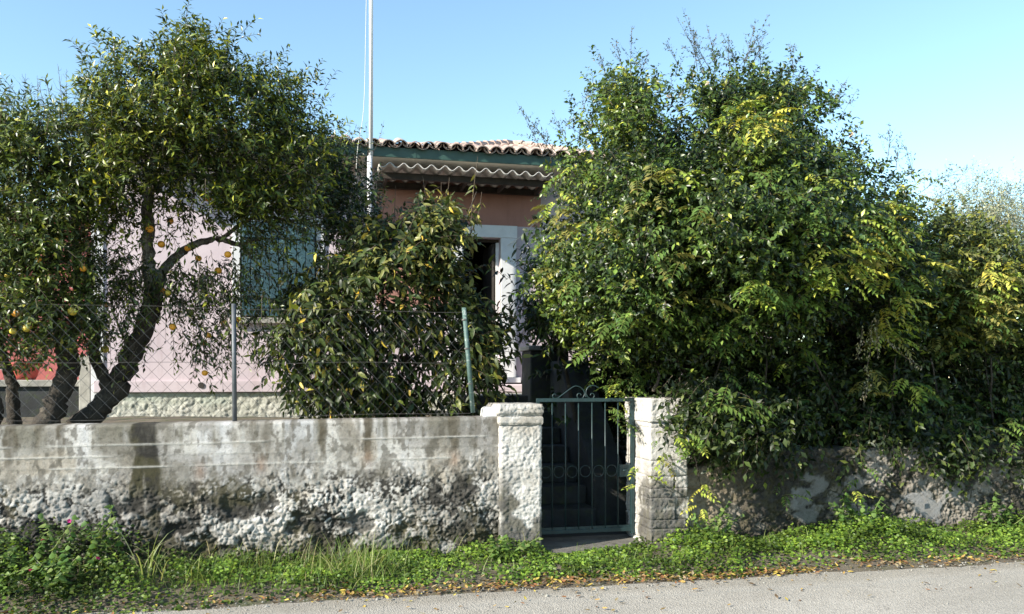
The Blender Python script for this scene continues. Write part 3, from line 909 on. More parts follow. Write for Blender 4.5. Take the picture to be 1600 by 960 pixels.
# roof: slope, then tiles one by one
PITCH = R(14)
zt = ZS + .105
roof = MB().prism([(YE + .04, zt - .04), (15.4, zt - .04 + math.tan(PITCH) * 3.8), (19.2, zt - .04), (19.2, zt - .06), (YE + .04, zt - .06)], 'x', ex0, ex1).build('roof', M['wood_dark'], house)
def tile_mat():
    def f(t, p):
        co = coords(t)
        oi = t.nodes.new('ShaderNodeObjectInfo')
        c = ramp(t, oi.outputs['Random'], [(0, (.36, .23, .19)), (.3, (.48, .35, .29)), (.55, (.34, .25, .21)), (.8, (.52, .41, .35)), (1, (.28, .19, .155))])
        n = noise(t, co, 14, 6, .7)
        c = mixc(t, ramp(t, n, [(.45, (0, 0, 0)), (.65, (.85,) * 3)]), c, (.20, .17, .14))
        n = noise(t, co, 30, 3, .7)
        c = mixc(t, ramp(t, n, [(.62, (0, 0, 0)), (.7, (.8,) * 3)]), c, (.42, .40, .33))
        t.links.new(c, p.inputs['Base Color']); p.inputs['Roughness'].default_value = .9
        bump(t, p, noise(t, co, 60, 5, .7), .5, .005)
    return mat('clay_tile', f)
M['tile'] = tile_mat()
def tile_mesh(r0, r1, L, invert=False, seg=9, th=.014):
    V = []; F = []
    for (y, r) in ((0, r0), (L, r1)):
        for rr in (r, r - th):
            for k in range(seg + 1):
                a = math.pi * k / seg
                V.append((rr * math.cos(a), y, (rr * math.sin(a)) * .85 * (-1 if invert else 1)))
    n = seg + 1
    for k in range(seg):
        F.append((k, k + 1, 2 * n + k + 1, 2 * n + k)); F.append((n + k, 3 * n + k, 3 * n + k + 1, n + k + 1)); F.append((k, n + k, n + k + 1, k + 1))
        F.append((2 * n + k, 2 * n + k + 1, 3 * n + k + 1, 3 * n + k))
    F.append((0, 2 * n, 3 * n, n)); F.append((seg, n + seg, 3 * n + seg, 2 * n + seg))
    me = bpy.data.meshes.new('tile'); me.from_pydata(V, [], F); me.update(); me.materials.append(M['tile'])
    me.polygons.foreach_set('use_smooth', [False] * len(me.polygons))
    return me
cover = tile_mesh(.096, .074, .46); pan = tile_mesh(.092, .076, .46, True)
PW = .19; sl = math.tan(PITCH)
random.seed(3)
ncol = int((ex1 - ex0) / PW)
cnt = 0
for row in range(3):
    for c_ in range(ncol):
        xx = ex0 + .09 + c_ * PW
        y = YE - .10 + row * .36 + random.uniform(-.025, .025)
        z = zt + .02 + (y - YE) * sl + .016 * row * 0 + random.uniform(-.01, .012)
        inst('tile', cover, house, (xx + random.uniform(-.012, .012), y, z + .018), (PITCH + .10 + random.uniform(-.04, .04), random.uniform(-.06, .06), random.uniform(-.07, .07))); cnt += 1
        if row < 2 and cnt < 290:
            inst('tile', pan, house, (xx + PW / 2 + random.uniform(-.01, .01), y + .03, z + .082), (PITCH - .03 + random.uniform(-.02, .02), 0, random.uniform(-.05, .05))); cnt += 1
# the rest of the slope, tiles joined
def tile_field(x0f, y0, y1, zf, slope, name):
    V = []; F = []
    seg = 5
    rows = int((y1 - y0) / .36)
    for r_ in range(rows):
        ya = y0 + r_ * .36; yb = ya + .44
        a0, a1 = x0f(ya)
        for c_ in range(int((a1 - a0) / PW)):
            xx = a0 + .09 + c_ * PW + random.uniform(-.01, .01); dz = random.uniform(0, .012)
            b = len(V)
            for (y, r) in ((ya, .086), (yb, .072)):
                for k in range(seg + 1):
                    a = math.pi * k / seg
                    V.append((xx + r * math.cos(a), y, zf + (y - y0) * slope + .012 + dz + (.02 if y == ya else 0) + r * .85 * math.sin(a)))
            n = seg + 1
            for k in range(seg): F.append((b + k, b + k + 1, b + n + k + 1, b + n + k))
            F.append(tuple(b + k for k in range(n))[::-1])
    me = bpy.data.meshes.new(name); me.from_pydata(V, [], F); me.update()
    return me
o = link('tile_rows', tile_field(lambda y: (ex0, ex1), YE + 1.0, 15.3, zt + sl * 1.0, sl, 'tile_rows'), house, M['tile']); tag(o, kind='stuff')
# hipped peak that shows over the eave
ay = 15.6; ap = H(800, 230, ay)
hw = 1.25; sp2 = math.tan(R(21))
V = [(ap.x, ay, ap.z), (ap.x - hw, ay - hw, ap.z - hw * sp2), (ap.x + hw, ay - hw, ap.z - hw * sp2), (ap.x + hw, ay + hw, ap.z - hw * sp2), (ap.x - hw, ay + hw, ap.z - hw * sp2)]
me = bpy.data.meshes.new('hipped_peak'); me.from_pydata(V, [], [(0, 1, 2), (0, 2, 3), (0, 3, 4), (0, 4, 1), (1, 4, 3, 2)]); me.update()
hp = link('hipped_peak', me, house, M['tile'])
o = link('tile_rows', tile_field(lambda y: (ap.x - (ay - y), ap.x + (ay - y)), ay - hw, ay - .1, ap.z - hw * sp2, sp2, 'tile_rows'), house, M['tile']); tag(o, kind='stuff')
b_ = MB()
for sx in (-1, 1):
    for k in range(8):
        q0, q1 = k / 8, (k + 1.15) / 8
        P0 = Vector((ap.x + sx * hw * q0, ay - hw * q0, ap.z - hw * sp2 * q0 + .05)); P1 = Vector((ap.x + sx * hw * q1, ay - hw * q1, ap.z - hw * sp2 * q1 + .07))
        b_.tube([P0, P1], [.075, .09], 8)
b_.build('hip_tiles', M['tile'], house)
# corrugated canopy
cx0, cx1 = X(592, 11.42), X(866, 11.42); YC0 = 11.40; zc0 = Z(264, 640, YC0); PC = .19
zc0 = ZS - .185
V = []; F = []
nx_ = int((cx1 - cx0) / PC * 12); ysn = 8
for j in range(ysn + 1):
    y = YC0 + (YH - .04 - YC0) * j / ysn
    for i in range(nx_ + 1):
        x = cx0 + (cx1 - cx0) * i / nx_
        V.append((x, y + .006 * math.sin(x * 5), zc0 + .03 * math.sin(x / PC * 2 * math.pi) + .0 * j / ysn + .012 * math.sin(x * 1.3)))
for j in range(ysn):
    for i in range(nx_):
        a = j * (nx_ + 1) + i; F.append((a, a + 1, a + nx_ + 2, a + nx_ + 1))
me = bpy.data.meshes.new('canopy'); me.from_pydata(V, [], F); me.update(); me.polygons.foreach_set('use_smooth', [True] * len(me.polygons))
cn = link('canopy', me, house, M['sheet']); cn['label'] = 'corrugated grey sheet canopy over the door'
so = cn.modifiers.new('s', 'SOLIDIFY'); so.thickness = .009
for yy in (YC0 + .24, YH - .075):
    MB().box(cx0 + .02, cx1 - .02, yy, yy + .06, zc0 - .125, zc0 - .035).build('beam', M['wood_dark'], cn, .003)
for k in range(5):
    xx = cx0 + .1 + k * (cx1 - cx0 - .2) / 4
    MB().box(xx, xx + .04, YC0 + .31, YH - .08, zc0 - .12, zc0 - .07).build('bracket', M['wood_dark'], cn)

# red wing at far left, with its ledge
YR = 13.4
rwg = empty('red_annex', (-5, YR, 0), 'red rendered annex behind the orange trees, left of the pink house', 'building')
MB().box(-9, X(146, YR), YR, YR + .3, 1.4, Z(345, 60, YR)).build('wall', M['red'], rwg)
MB().box(-9.1, X(146, YR), YR - .35, YR + 3, Z(345, 60, YR) + .002, Z(345, 60, YR) + .12).build('roof_slab', M['concrete'], rwg, .01)
MB().box(-9, hx0 - .07, 12.75, YR, 1.47, 1.565).build('ledge', M['concrete'], rwg, .01)
MB().box(-9, hx0 - .07, 12.8, 12.95, .9, 1.468).build('ledge_front', M['concrete_dark'], rwg)
MB().box(X(128, 12.6), X(146, 12.6), 12.45, 12.7, .9, Z(556, 135, 12.6)).build('end_post', M['concrete'], rwg, .01)
p0 = H(34, 600, 12.9)
pot = empty('plant_pot', (p0.x, 13.05, 1.565), 'dark red round pot on the annex ledge behind the trees', 'pot')
b_ = MB(); b_.tube([(p0.x, 13.05, 1.566), (p0.x, 13.05, 1.62), (p0.x, 13.05, 1.74), (p0.x, 13.05, 1.80), (p0.x, 13.05, 1.801)], [.12, .15, .18, .18, .15], 20); b_.build('bowl', M['pot'], pot, smooth=True)
b_ = MB(); b_.tube([(p0.x, 13.05, 1.79), (p0.x, 13.05, 1.83)], [.2, .2], 20); b_.build('rim', M['pot'], pot)

# mast
YM = 11.3
mx = X(580, YM)
mast = empty('flag_pole', (mx, YM, 1.0), 'tall thin white pole rising in front of the roof', 'pole')
MB().tube([(mx - .03, YM, 1.0), (mx - .02, YM, ZS - .1)], .034, 12).build('lower_pole', M['pole'], mast, smooth=True)
MB().tube([(mx - .004, YM, ZS - .14), (mx + .0, YM, 9.0)], .028, 12).build('upper_pole', M['pole'], mast, smooth=True)
MB().box(mx - .05, mx + .04, YM - .04, YE + .05, ZS - .03, ZS - .01).build('bracket', M['iron'], mast)
MB().tube(spline([(mx - .035, YM - .03, 8.5), (mx - .07, YM - .03, 6.4), (mx - .10, YM - .03, 5.2), (mx - .19, YM - .03, 4.55), (mx - .21, YM - .03, 3.5)], 5), .0045, 5).build('rope', M['rope'], mast)
# loose cable by the door
c0 = H(793, 384, YH - .06); c1 = H(836, 348, YH - .3)
MB().tube(spline([c0, c0.lerp(c1, .5) + Vector((0, 0, -.03)), c1], 5), .006, 5).build('cable', M['rope'])
tag(bpy.data.objects['cable'], 'pale cable sagging from the door frame into the bush', 'cable')

# ------------------------------------------------------------------ chain-link fence
fe = empty('chain_link_fence', (-1.5, YW + .12, 1.2), 'rusty grey chain-link fence standing on top of the left wall', 'fence')
YF = YW + .12
def ftop(x): return 1.6 + (590 - (474 + (10 if 0 else 0))) / FPX * 7.0 - .0 * x
fx0, fx1 = -5.1, X(735, YF)
def fence_top(x):
    return np.interp(x, [X(0, YF), X(366, YF), X(724, YF)], [Z(473, 0, YF), Z(483, 366, YF), Z(488, 724, YF)])
def fence_bot(x): return left_top(np.asarray(x)) + .015
cell = .118
b_ = MB()
def wire(p0, p1, r, off):
    """one wavy strand, slightly woven"""
    n = max(2, int((p1 - p0).length / (cell * .707)) + 1)
    P = []
    for i in range(n + 1):
        p = p0.lerp(p1, i / n)
        P.append(Vector((p.x, p.y + (off if i % 2 else -off), p.z)))
    b_.tube(P, r, 3, cap=False)
random.seed(11)
xx = fx0 - 1.1
hgt = 1.0
while xx < fx1:
    for s_ in (1, -1):
        xa = xx + (0 if s_ == 1 else 1.06); sag = random.uniform(-.004, .004)
        pts = []
        zb0 = 1.2
        # clip the diagonal x = xa + s*(z-zb0)*.93 to the fence rectangle
        P = []
        for k in range(0, 31):
            z = zb0 + k * .035; x = xa + s_ * (z - zb0) * .93
            if fx0 <= x <= fx1 - .035 * (z < 2) + .0 and fence_bot(x) <= z <= fence_top(x): P.append((x + .006 * math.sin(z * 9 + x * 3), z))
        if len(P) > 2: wire(Vector((P[0][0], YF, P[0][1])), Vector((P[-1][0], YF + .012 * math.sin(xa * 2), P[-1][1])), .0015, .002 * s_ + .0015)
    xx += cell
wm = b_.build('wire_mesh', M['wire'], fe); tag(wm, kind='stuff')
for zf in (0, .5, 1.0):
    P = []
    for x in np.arange(fx0, fx1 + .2, .2):
        a_, c_ = float(fence_bot(x)), float(fence_top(x))
        P.append((x, YF - .006, a_ + .02 + (c_ - a_ - .02) * zf + .006 * math.sin(x * 4 + zf)))
    P[-1] = (fx1, YF - .006, P[-1][2])
    MB().tube(P, .0018, 4).build('tension_wire', M['wire'], fe)
p = X(366, YF)
MB().tube([(p + .004, YF, 1.2), (p - .004, YF, Z(475, 366, YF))], .019, 10).build('post', M['post_grey'], fe, smooth=True)
pp = MB().tube([H(739, 645, YF), H(725, 481, YF)], .021, 10).build('post', M['post_green'], fe, smooth=True)
pp['label'] = 'leaning pale green end post'
for pz in (500, 545, 600):
    q = H(724 + (pz - 481) * .085, pz, YF)
    MB().tube([q + Vector((0, 0, -.006)), q + Vector((0, 0, .006))], .025, 8).build('wire_tie', M['wire'], pp)

# ================================================================== VEGETATION
def stems(name, paths, parent, m, seg=8, knob=.12):
    """paths: list of ([points], r0, r1)"""
    b_ = MB()
    for P, r0, r1 in paths:
        Q = spline(P, 6); n = len(Q)
        Q = [q + Vector((random.uniform(-1, 1), random.uniform(-1, 1), 0)) * r0 * .18 for q in Q]
        b_.tube(Q, [r0 + (r1 - r0) * (i / (n - 1)) ** .8 for i in range(n)], seg, knob=knob)
    return b_.build(name, m, parent, smooth=True)

def plant_crown(parent, C, core, r, ntw, L, nl, size, asp, pal, wts, m, name='foliage', droop=.25, ldroop=.25, spread=.9, rad=.12, up=.35, out=.8, big=False,
                stem_r=.003, keep=None, cl_tone=.25, upn=.8, twig_every=1, curl=.12, coltop=None):
    S, D, LL, ci = twigs_from(C, core, ntw, L, r, rad, up, out)
    P, dn, nn, sz, wd = twig_leaves(S, D, LL, nl, r, size, asp, droop, ldroop, spread, upn)
    idx = np.repeat(ci, nl)
    tone = 1 + r.uniform(-cl_tone, cl_tone, len(C))
    col = palette(len(P), pal, wts, r) * tone[idx][:, None]
    tp = np.tile((np.arange(nl) + .5) / nl, len(S))[:, None]          # sunlit tips and dark inner leaves painted along each twig, tips yellower
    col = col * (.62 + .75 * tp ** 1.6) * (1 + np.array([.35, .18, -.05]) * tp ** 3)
    if coltop is not None: col = coltop(P, col, r, idx)
    if keep is not None:
        k = keep(P); P, dn, nn, sz, wd, col = P[k], dn[k], nn[k], sz[k], wd[k], col[k]
    me = leaf_mesh(name, P, dn, nn, sz, wd, np.clip(col, .004, .9), big=big, curl=curl)
    o = link(name, me, parent, m); tag(o, kind='stuff')
    V, F = twig_tubes(S[::twig_every], D[::twig_every], LL[::twig_every], droop, stem_r)
    o2 = link('twigs', npmesh('twigs', V, F), parent, M['twig']); tag(o2, kind='stuff')
    return P

def limb_to(C, hub, n, r, wob=.15, r0=.02):
    """branches from hub points to some clump centres"""
    out = []
    for i in r.choice(len(C), min(n, len(C)), replace=False):
        e = Vector(C[i, :3])
        h = min(hub, key=lambda q: (Vector(q) - e).length)
        h = Vector(h); mid = h.lerp(e, .5) + Vector(r.uniform(-wob, wob, 3))
        out.append(([h, mid, e], r0, .005))
    return out

# ------------------------------------------------------------------ orange trees
r1 = np.random.default_rng(11)
GP = [(.022, .038, .008), (.055, .085, .013), (.13, .165, .024), (.27, .29, .04)]
YT = 8.2
def P_(px, py, dy=0): return H(px, py, YT + dy)

treeA = empty('orange_tree', P_(140, 655), 'large forked orange tree with thick leaning trunk and dense crown, nearest the shuttered window', 'tree', 'orange trees behind the left wall')
pathsA = [([P_(120, 668), P_(155, 640), P_(185, 600), P_(210, 545), P_(232, 492), P_(243, 455)], .105, .085),
          ([P_(174, 615), P_(160, 588), P_(148, 548, .1), P_(146, 505, .1), P_(138, 460, .15), P_(142, 400, .2)], .062, .035),
          ([P_(240, 462), P_(233, 420), P_(232, 370, -.05), P_(230, 320, -.05), P_(232, 282, 0), P_(228, 250, 0), P_(241, 222, .05), P_(252, 200, .1)], .066, .032),
          ([P_(243, 465), P_(255, 425, .05), P_(283, 395, .1), P_(310, 380, .1), P_(345, 374, .15), P_(372, 382, .2), P_(410, 372, .3)], .055, .018),
          ([P_(232, 300), P_(248, 288, -.1), P_(272, 274, -.15), P_(300, 272, -.2), P_(325, 276, -.25), P_(348, 268, -.3)], .042, .012),
          ([P_(252, 200, .1), P_(272, 185, .1), P_(300, 160, .2), P_(322, 130, .2)], .03, .008),
          ([P_(252, 200, .1), P_(240, 160, 0), P_(250, 120, 0), P_(262, 80, 0)], .028, .008),
          ([P_(250, 212, .1), P_(290, 205, .3), P_(340, 200, .4), P_(400, 180, .4), P_(440, 150, .4)], .026, .006),
          ([P_(300, 275, -.2), P_(350, 300, -.1), P_(420, 290, 0), P_(500, 270, .2), P_(550, 285, .3)], .024, .006),
          ([P_(345, 374, .15), P_(400, 340, .1), P_(470, 345, .2), P_(530, 330, .2)], .022, .006),
          ([P_(232, 250, 0), P_(200, 225, -.2), P_(170, 190, -.2), P_(150, 160, -.2)], .024, .006),
          ([P_(243, 455), P_(275, 470, -.1), P_(305, 500, -.2), P_(318, 545, -.25), P_(320, 575, -.25)], .012, .003),
          ([P_(205, 555), P_(190, 520, -.1), P_(178, 490, -.15), P_(176, 460, -.2)], .014, .005),
          ([P_(372, 382, .2), P_(400, 410, 0), P_(430, 440, 0), P_(440, 470, 0)], .012, .004)]
stems('trunk', pathsA[:2], treeA, M['bark'], 10)
stems('limbs', pathsA[2:], treeA, M['bark_pale'], 9)
polyA = [(130, 170), (150, 120), (175, 88), (225, 75), (280, 60), (335, 66), (368, 88), (385, 108), (435, 108), (462, 138), (475, 178), (500, 205), (520, 245), (555, 268), (575, 310), (555, 345), (500, 345), (440, 350), (380, 352), (330, 350), (290, 330), (255, 345), (215, 350), (165, 370), (130, 330), (125, 230)]
CA = clumps_in(polyA, 215, YT + .1, .95, r1, front=.6, seed=3, inset=34, rug=.9, gap=.40)
lowA = [(150, 350), (215, 345), (215, 400), (330, 400), (400, 345), (450, 335), (540, 335), (520, 395), (450, 440), (400, 470), (360, 500), (320, 540), (290, 500), (260, 440), (190, 490), (160, 470), (140, 400)]
def open_fork(C, y0, keepfrac):
    k = (C[:, 3] > 195) & (C[:, 3] < 375) & (C[:, 4] > 215) & (C[:, 4] < 345) & (C[:, 1] < y0) & (r1.random(len(C)) > keepfrac)
    return C[~k]
CA = open_fork(CA, YT + .35, .55)
CA2 = clumps_in(lowA, 48, YT + .05, .6, r1, front=.5, seed=4)
CA2 = CA2[~((CA2[:, 3] > 382) & (CA2[:, 3] < 500) & (CA2[:, 4] > 352) & (CA2[:, 4] < 500) & (r1.random(len(CA2)) > .35))]
CA2 = np.concatenate([CA2, [(*P_(px, py, -.2), px, py) for px, py in ((318, 560), (325, 540), (300, 530), (340, 520), (200, 470), (180, 455), (185, 480), (210, 440), (195, 545), (188, 525), (170, 505), (398, 512), (390, 500), (385, 400), (400, 430), (390, 350), (420, 345), (410, 460), (395, 380), (385, 340), (405, 335), (445, 345), (250, 350), (265, 330), (205, 420), (200, 390), (215, 455), (180, 400), (280, 310), (300, 330), (430, 470), (470, 340))]])
coreA = np.array(P_(280, 290, .25))
limbs = limb_to(CA, [p[0][k] for p in pathsA[2:11] for k in range(1, len(p[0]))], 70, r1, r0=.012)
stems('branches', limbs, treeA, M['bark'], 5)
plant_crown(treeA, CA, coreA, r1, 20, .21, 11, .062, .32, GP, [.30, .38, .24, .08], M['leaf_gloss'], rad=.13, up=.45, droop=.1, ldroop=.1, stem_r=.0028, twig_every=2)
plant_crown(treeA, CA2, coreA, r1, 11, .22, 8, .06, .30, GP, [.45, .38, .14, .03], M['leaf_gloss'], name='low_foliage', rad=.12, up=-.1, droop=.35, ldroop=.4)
def oranges(parent, pts, r, green=.35):
    ms = []
    for k in range(2):
        b_ = bpy.data.meshes.new('orange')
        import bmesh
        bm = bmesh.new(); bmesh.ops.create_icosphere(bm, subdivisions=3, radius=.036)
        for v in bm.verts:
            v.co.z *= .93
            if v.co.z > .03: v.co.z -= .003
        bm.to_mesh(b_); bm.free(); b_.materials.append(M['orange'] if k == 0 else M['orange_green'])
        b_.polygons.foreach_set('use_smooth', [True] * len(b_.polygons)); ms.append(b_)
    for p in pts:
        s_ = r.uniform(.72, 1.0)
        inst('orange', ms[int(r.random() < green)], parent, p, (r.uniform(-.4, .4), r.uniform(-.4, .4), 0), (s_, s_, s_))
oranges(treeA, [P_(px, py, -.3 + .15 * (i % 3)) for i, (px, py) in enumerate([(153, 475), (167, 476), (209, 202), (213, 222), (325, 310), (352, 203), (234, 358), (252, 382), (293, 388), (270, 511), (325, 524), (319, 536), (320, 583), (350, 505), (341, 423), (356, 398), (266, 346), (254, 455), (262, 458), (164, 546), (180, 330), (400, 290), (372, 500), (310, 404)])], r1)

treeB = empty('orange_tree', P_(75, 660), 'bushy orange tree with pale scarred trunk base, between its two neighbours behind the left wall', 'tree', 'orange trees behind the left wall')
pathsB = [([P_(72, 668, -.2), P_(88, 628, -.2), P_(104, 585, -.2), P_(106, 555, -.2), P_(98, 530, -.2)], .10, .075),
          ([P_(102, 560, -.2), P_(92, 520, -.2), P_(78, 480, -.2), P_(62, 430, -.1), P_(55, 370, 0), P_(50, 300, 0), P_(40, 230, 0)], .06, .014),
          ([P_(104, 560, -.2), P_(118, 510, -.1), P_(122, 450, 0), P_(118, 380, .1), P_(115, 300, .1), P_(100, 220, .1)], .055, .014),
          ([P_(62, 430, -.1), P_(30, 390, -.2), P_(0, 340, -.2)], .03, .01)]
stems('trunk', pathsB, treeB, M['bark'], 10)
polyB = [(-60, 175), (0, 175), (30, 168), (65, 172), (100, 170), (135, 150), (160, 190), (165, 300), (150, 380), (160, 470), (150, 540), (110, 560), (60, 545), (20, 560), (-60, 560)]
CB = clumps_in(polyB, 150, YT, .8, r1, front=.55, seed=6, inset=26)
limbs = limb_to(CB, [p[0][k] for p in pathsB[1:] for k in range(1, len(p[0]))], 50, r1, r0=.012)
stems('branches', limbs, treeB, M['bark'], 5)
PA = [(.03, .05, .012), (.055, .085, .018), (.11, .15, .03), (.2, .21, .05)]
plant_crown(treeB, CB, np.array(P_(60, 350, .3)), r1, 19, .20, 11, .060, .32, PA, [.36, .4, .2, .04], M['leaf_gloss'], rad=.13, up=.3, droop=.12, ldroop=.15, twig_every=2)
oranges(treeB, [P_(px, py, -.7) for px, py in ((100, 302), (60, 406), (25, 490), (42, 513), (20, 518), (113, 487), (74, 440), (12, 430), (88, 378), (130, 420))], r1, .6)
# leafless grey whips standing over the crown
def whip_mesh(bases, tips, r, sub=5, leafy=0, size=.02, r0=.006, pal=((.1, .12, .05),), subL=.25, wob=.05, lasp=.42):
    """long upright shoots with side twigs; returns (stem V,F) and leaf arrays"""
    b_ = MB(); LP = []; LD = []
    for B, T in zip(bases, tips):
        B, T = Vector(B), Vector(T); L = (T - B).length; d = (T - B).normalized()
        bow = Vector(r.uniform(-wob, wob, 3)) * L * 1.5
        P = [B + (T - B) * t + bow * 4 * t * (1 - t) * .5 for t in np.linspace(0, 1, 7)]
        b_.tube(P, [r0 * (1 - .75 * t) for t in np.linspace(0, 1, 7)], 4, cap=False)
        for k in range(int(sub * (L / .5 + 1))):
            t = r.uniform(.1, .95); q = B + (T - B) * t + bow * 4 * t * (1 - t) * .5
            dd = (d + Vector(r.normal(0, .7, 3))).normalized(); sl_ = subL * (1.1 - t) * r.uniform(.5, 1.2)
            e = q + dd * sl_
            b_.tube([q, q.lerp(e, .5) + Vector(r.normal(0, .01, 3)), e], [r0 * .35, r0 * .28, r0 * .15], 3, cap=False)
            for j in range(int(leafy * sl_ * 40) + (1 if leafy else 0)):
                s_ = r.uniform(.1, 1); LP.append(q.lerp(e, s_)); LD.append(dd * .5 + Vector(r.normal(0, .8, 3)))
        for j in range(int(leafy * L * 26)):
            t = r.uniform(.05, 1); LP.append(B + (T - B) * t + bow * 4 * t * (1 - t) * .5); LD.append(d * .6 + Vector(r.normal(0, .8, 3)))
    if LP:
        n = len(LP); LP = np.array([tuple(v) for v in LP]); LD = np.array([tuple(v) for v in LD])
        pal = np.array(pal); col = pal[r.choice(len(pal), n)] * r.uniform(.7, 1.3, (n, 1))
        sz = size * r.uniform(.7, 1.3, n)
        return b_, (LP, LD, r.normal(0, 1, (n, 3)), sz, sz * lasp, col)
    return b_, None
ba = [P_(px, py, .1) for px, py in ((20, 215), (45, 210), (60, 220), (85, 215), (95, 230), (110, 210), (130, 190), (30, 230), (75, 240), (15, 190), (100, 250), (120, 240))]
ti = [P_(px, py, .1) for px, py in ((12, 130), (40, 115), (58, 118), (62, 130), (90, 100), (104, 108), (142, 108), (5, 150), (72, 140), (0, 160), (118, 150), (135, 140))]
b_, _ = whip_mesh(ba, ti, r1, sub=9, subL=.3, r0=.004)
b_.build('bare_twigs', M['twig'], treeB)['kind'] = 'stuff'
# twigs at the top of tree A
bs = [P_(px, py, .1) for px, py in ((190, 110), (225, 90), (280, 70), (320, 75), (350, 110), (400, 150), (430, 150), (455, 190), (170, 150), (260, 75), (300, 65), (500, 230))]
ts = [P_(px, py, .1) for px, py in ((178, 85), (218, 62), (276, 40), (312, 45), (360, 48), (406, 98), (452, 128), (466, 152), (160, 112), (248, 58), (300, 42), (512, 205))]
b_, lv = whip_mesh(bs, ts, r1, sub=4, leafy=1.6, size=.06, r0=.004, pal=[(.06, .1, .02), (.1, .14, .03), (.04, .07, .015)], subL=.15, lasp=.3)
b_.build('top_shoots', M['twig'], treeA)['kind'] = 'stuff'
o = link('shoot_leaves', leaf_mesh('shoot_leaves', *lv), treeA, M['leaf_gloss']); o['kind'] = 'stuff'

treeC = empty('orange_tree', P_(15, 660), 'slim dark-trunked orange tree at the edge of the picture, leftmost behind the wall', 'tree', 'orange trees behind the left wall')
pathsC = [([P_(22, 668, .1), P_(22, 630, .1), P_(16, 590, .1), P_(4, 555, .1), P_(-12, 500, .1), P_(-30, 420, .1)], .065, .03),
          ([P_(-15, 668, -.1), P_(-2, 640, -.1), P_(-25, 590, -.1)], .05, .04)]
stems('trunk', pathsC, treeC, M['bark'], 10)
CC = clumps_in([(-200, 180), (-50, 160), (10, 260), (15, 440), (-40, 540), (-200, 520)], 60, YT + .3, .8, r1, seed=8)
plant_crown(treeC, CC, np.array(P_(-80, 350, .5)), r1, 16, .24, 10, .06, .3, PA, [.36, .4, .2, .04], M['leaf_gloss'], up=.3, droop=.12, ldroop=.15, twig_every=2)

# ------------------------------------------------------------------ shrub behind the fence
r2 = np.random.default_rng(23)
shr = empty('leafy_shrub', H(640, 655, 8.2), 'large drooping-leaved shrub with yellowing tips pressed against the chain-link fence', 'shrub')
YS = 8.3
polyS = [(500, 440), (530, 405), (575, 375), (615, 345), (650, 325), (700, 325), (728, 345), (725, 400), (708, 450), (745, 470), (775, 495), (775, 540), (760, 580), (742, 645), (700, 640), (560, 632), (500, 622), (440, 585), (422, 555), (445, 505), (470, 455)]
CS = clumps_in(polyS, 165, YS, .75, r2, front=.6, seed=12, inset=18, gap=.40)
hub = H(625, 655, YS)
ps = []
for px, py, dy in ((660, 300, -.1), (700, 295, -.1), (745, 300, -.2), (600, 360, 0), (540, 400, 0), (450, 520, -.1), (780, 480, 0), (640, 420, -.4), (500, 470, -.2), (720, 430, -.3), (560, 450, .2), (770, 560, .1), (440, 580, -.2)):
    e = H(px, py, YS + dy); b0 = hub + Vector((r2.uniform(-.2, .2), r2.uniform(-.1, .2), -.15))
    ps.append(([b0, b0.lerp(e, .4) + Vector((r2.uniform(-.1, .1), r2.uniform(-.1, .1), .1)), b0.lerp(e, .75), e], .022, .005))
stems('stems', ps, shr, M['bark'], 6)
SP = [(.020, .034, .010), (.036, .058, .014), (.085, .11, .025), (.26, .26, .06), (.38, .29, .05)]
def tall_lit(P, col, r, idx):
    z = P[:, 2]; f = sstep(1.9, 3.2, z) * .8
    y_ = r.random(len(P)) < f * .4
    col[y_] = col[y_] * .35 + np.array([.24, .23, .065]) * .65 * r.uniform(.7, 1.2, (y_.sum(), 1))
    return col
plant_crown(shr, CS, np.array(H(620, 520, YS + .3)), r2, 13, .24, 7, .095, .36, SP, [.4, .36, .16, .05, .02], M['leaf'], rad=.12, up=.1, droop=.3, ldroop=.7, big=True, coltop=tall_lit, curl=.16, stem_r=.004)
# upright sprays that stand over it
sp_b = [H(px, py, YS - .1) for px, py in ((645, 400), (668, 380), (700, 390), (705, 400), (735, 400), (728, 380), (612, 400), (655, 390), (560, 400))]
sp_t = [H(px, py, YS - .1) for px, py in ((658, 300), (660, 275), (690, 285), (703, 278), (747, 245), (752, 300), (618, 290), (630, 330), (545, 330))]
b_ = MB(); LP = []; LD = []
for B, T in zip(sp_b, sp_t):
    bow = Vector((r2.uniform(-.04, .04), 0, 0)); Q = [B.lerp(T, t) + bow * math.sin(t * 3) for t in np.linspace(0, 1, 6)]
    b_.tube(Q, [.006, .006, .005, .004, .003, .002], 5)
    for k in range(22):
        t = r2.uniform(0, .86); LP.append(B.lerp(T, t) + bow * math.sin(t * 3)); a_ = r2.uniform(0, 6.28)
        LD.append(Vector((math.cos(a_), math.sin(a_) * .8, -.75 + r2.uniform(-.3, .5))))
b_.build('upright_shoots', M['twig'], shr)['kind'] = 'stuff'
n = len(LP)
leafcols = [(.2, .2, .055), (.3, .27, .07), (.1, .12, .035), (.38, .3, .07)]
o = link('shoot_leaves', leaf_mesh('shoot_leaves', np.array([tuple(v) for v in LP]), np.array([tuple(v) for v in LD]), r2.normal(0, .5, (n, 3)) + np.array([-.3, -.4, .5]), .095 * r2.uniform(.7, 1.2, n), .024 * r2.uniform(.8, 1.2, n), palette(n, leafcols, [.35, .3, .25, .1], r2), big=True, curl=.22), shr, M['leaf']); o['kind'] = 'stuff'

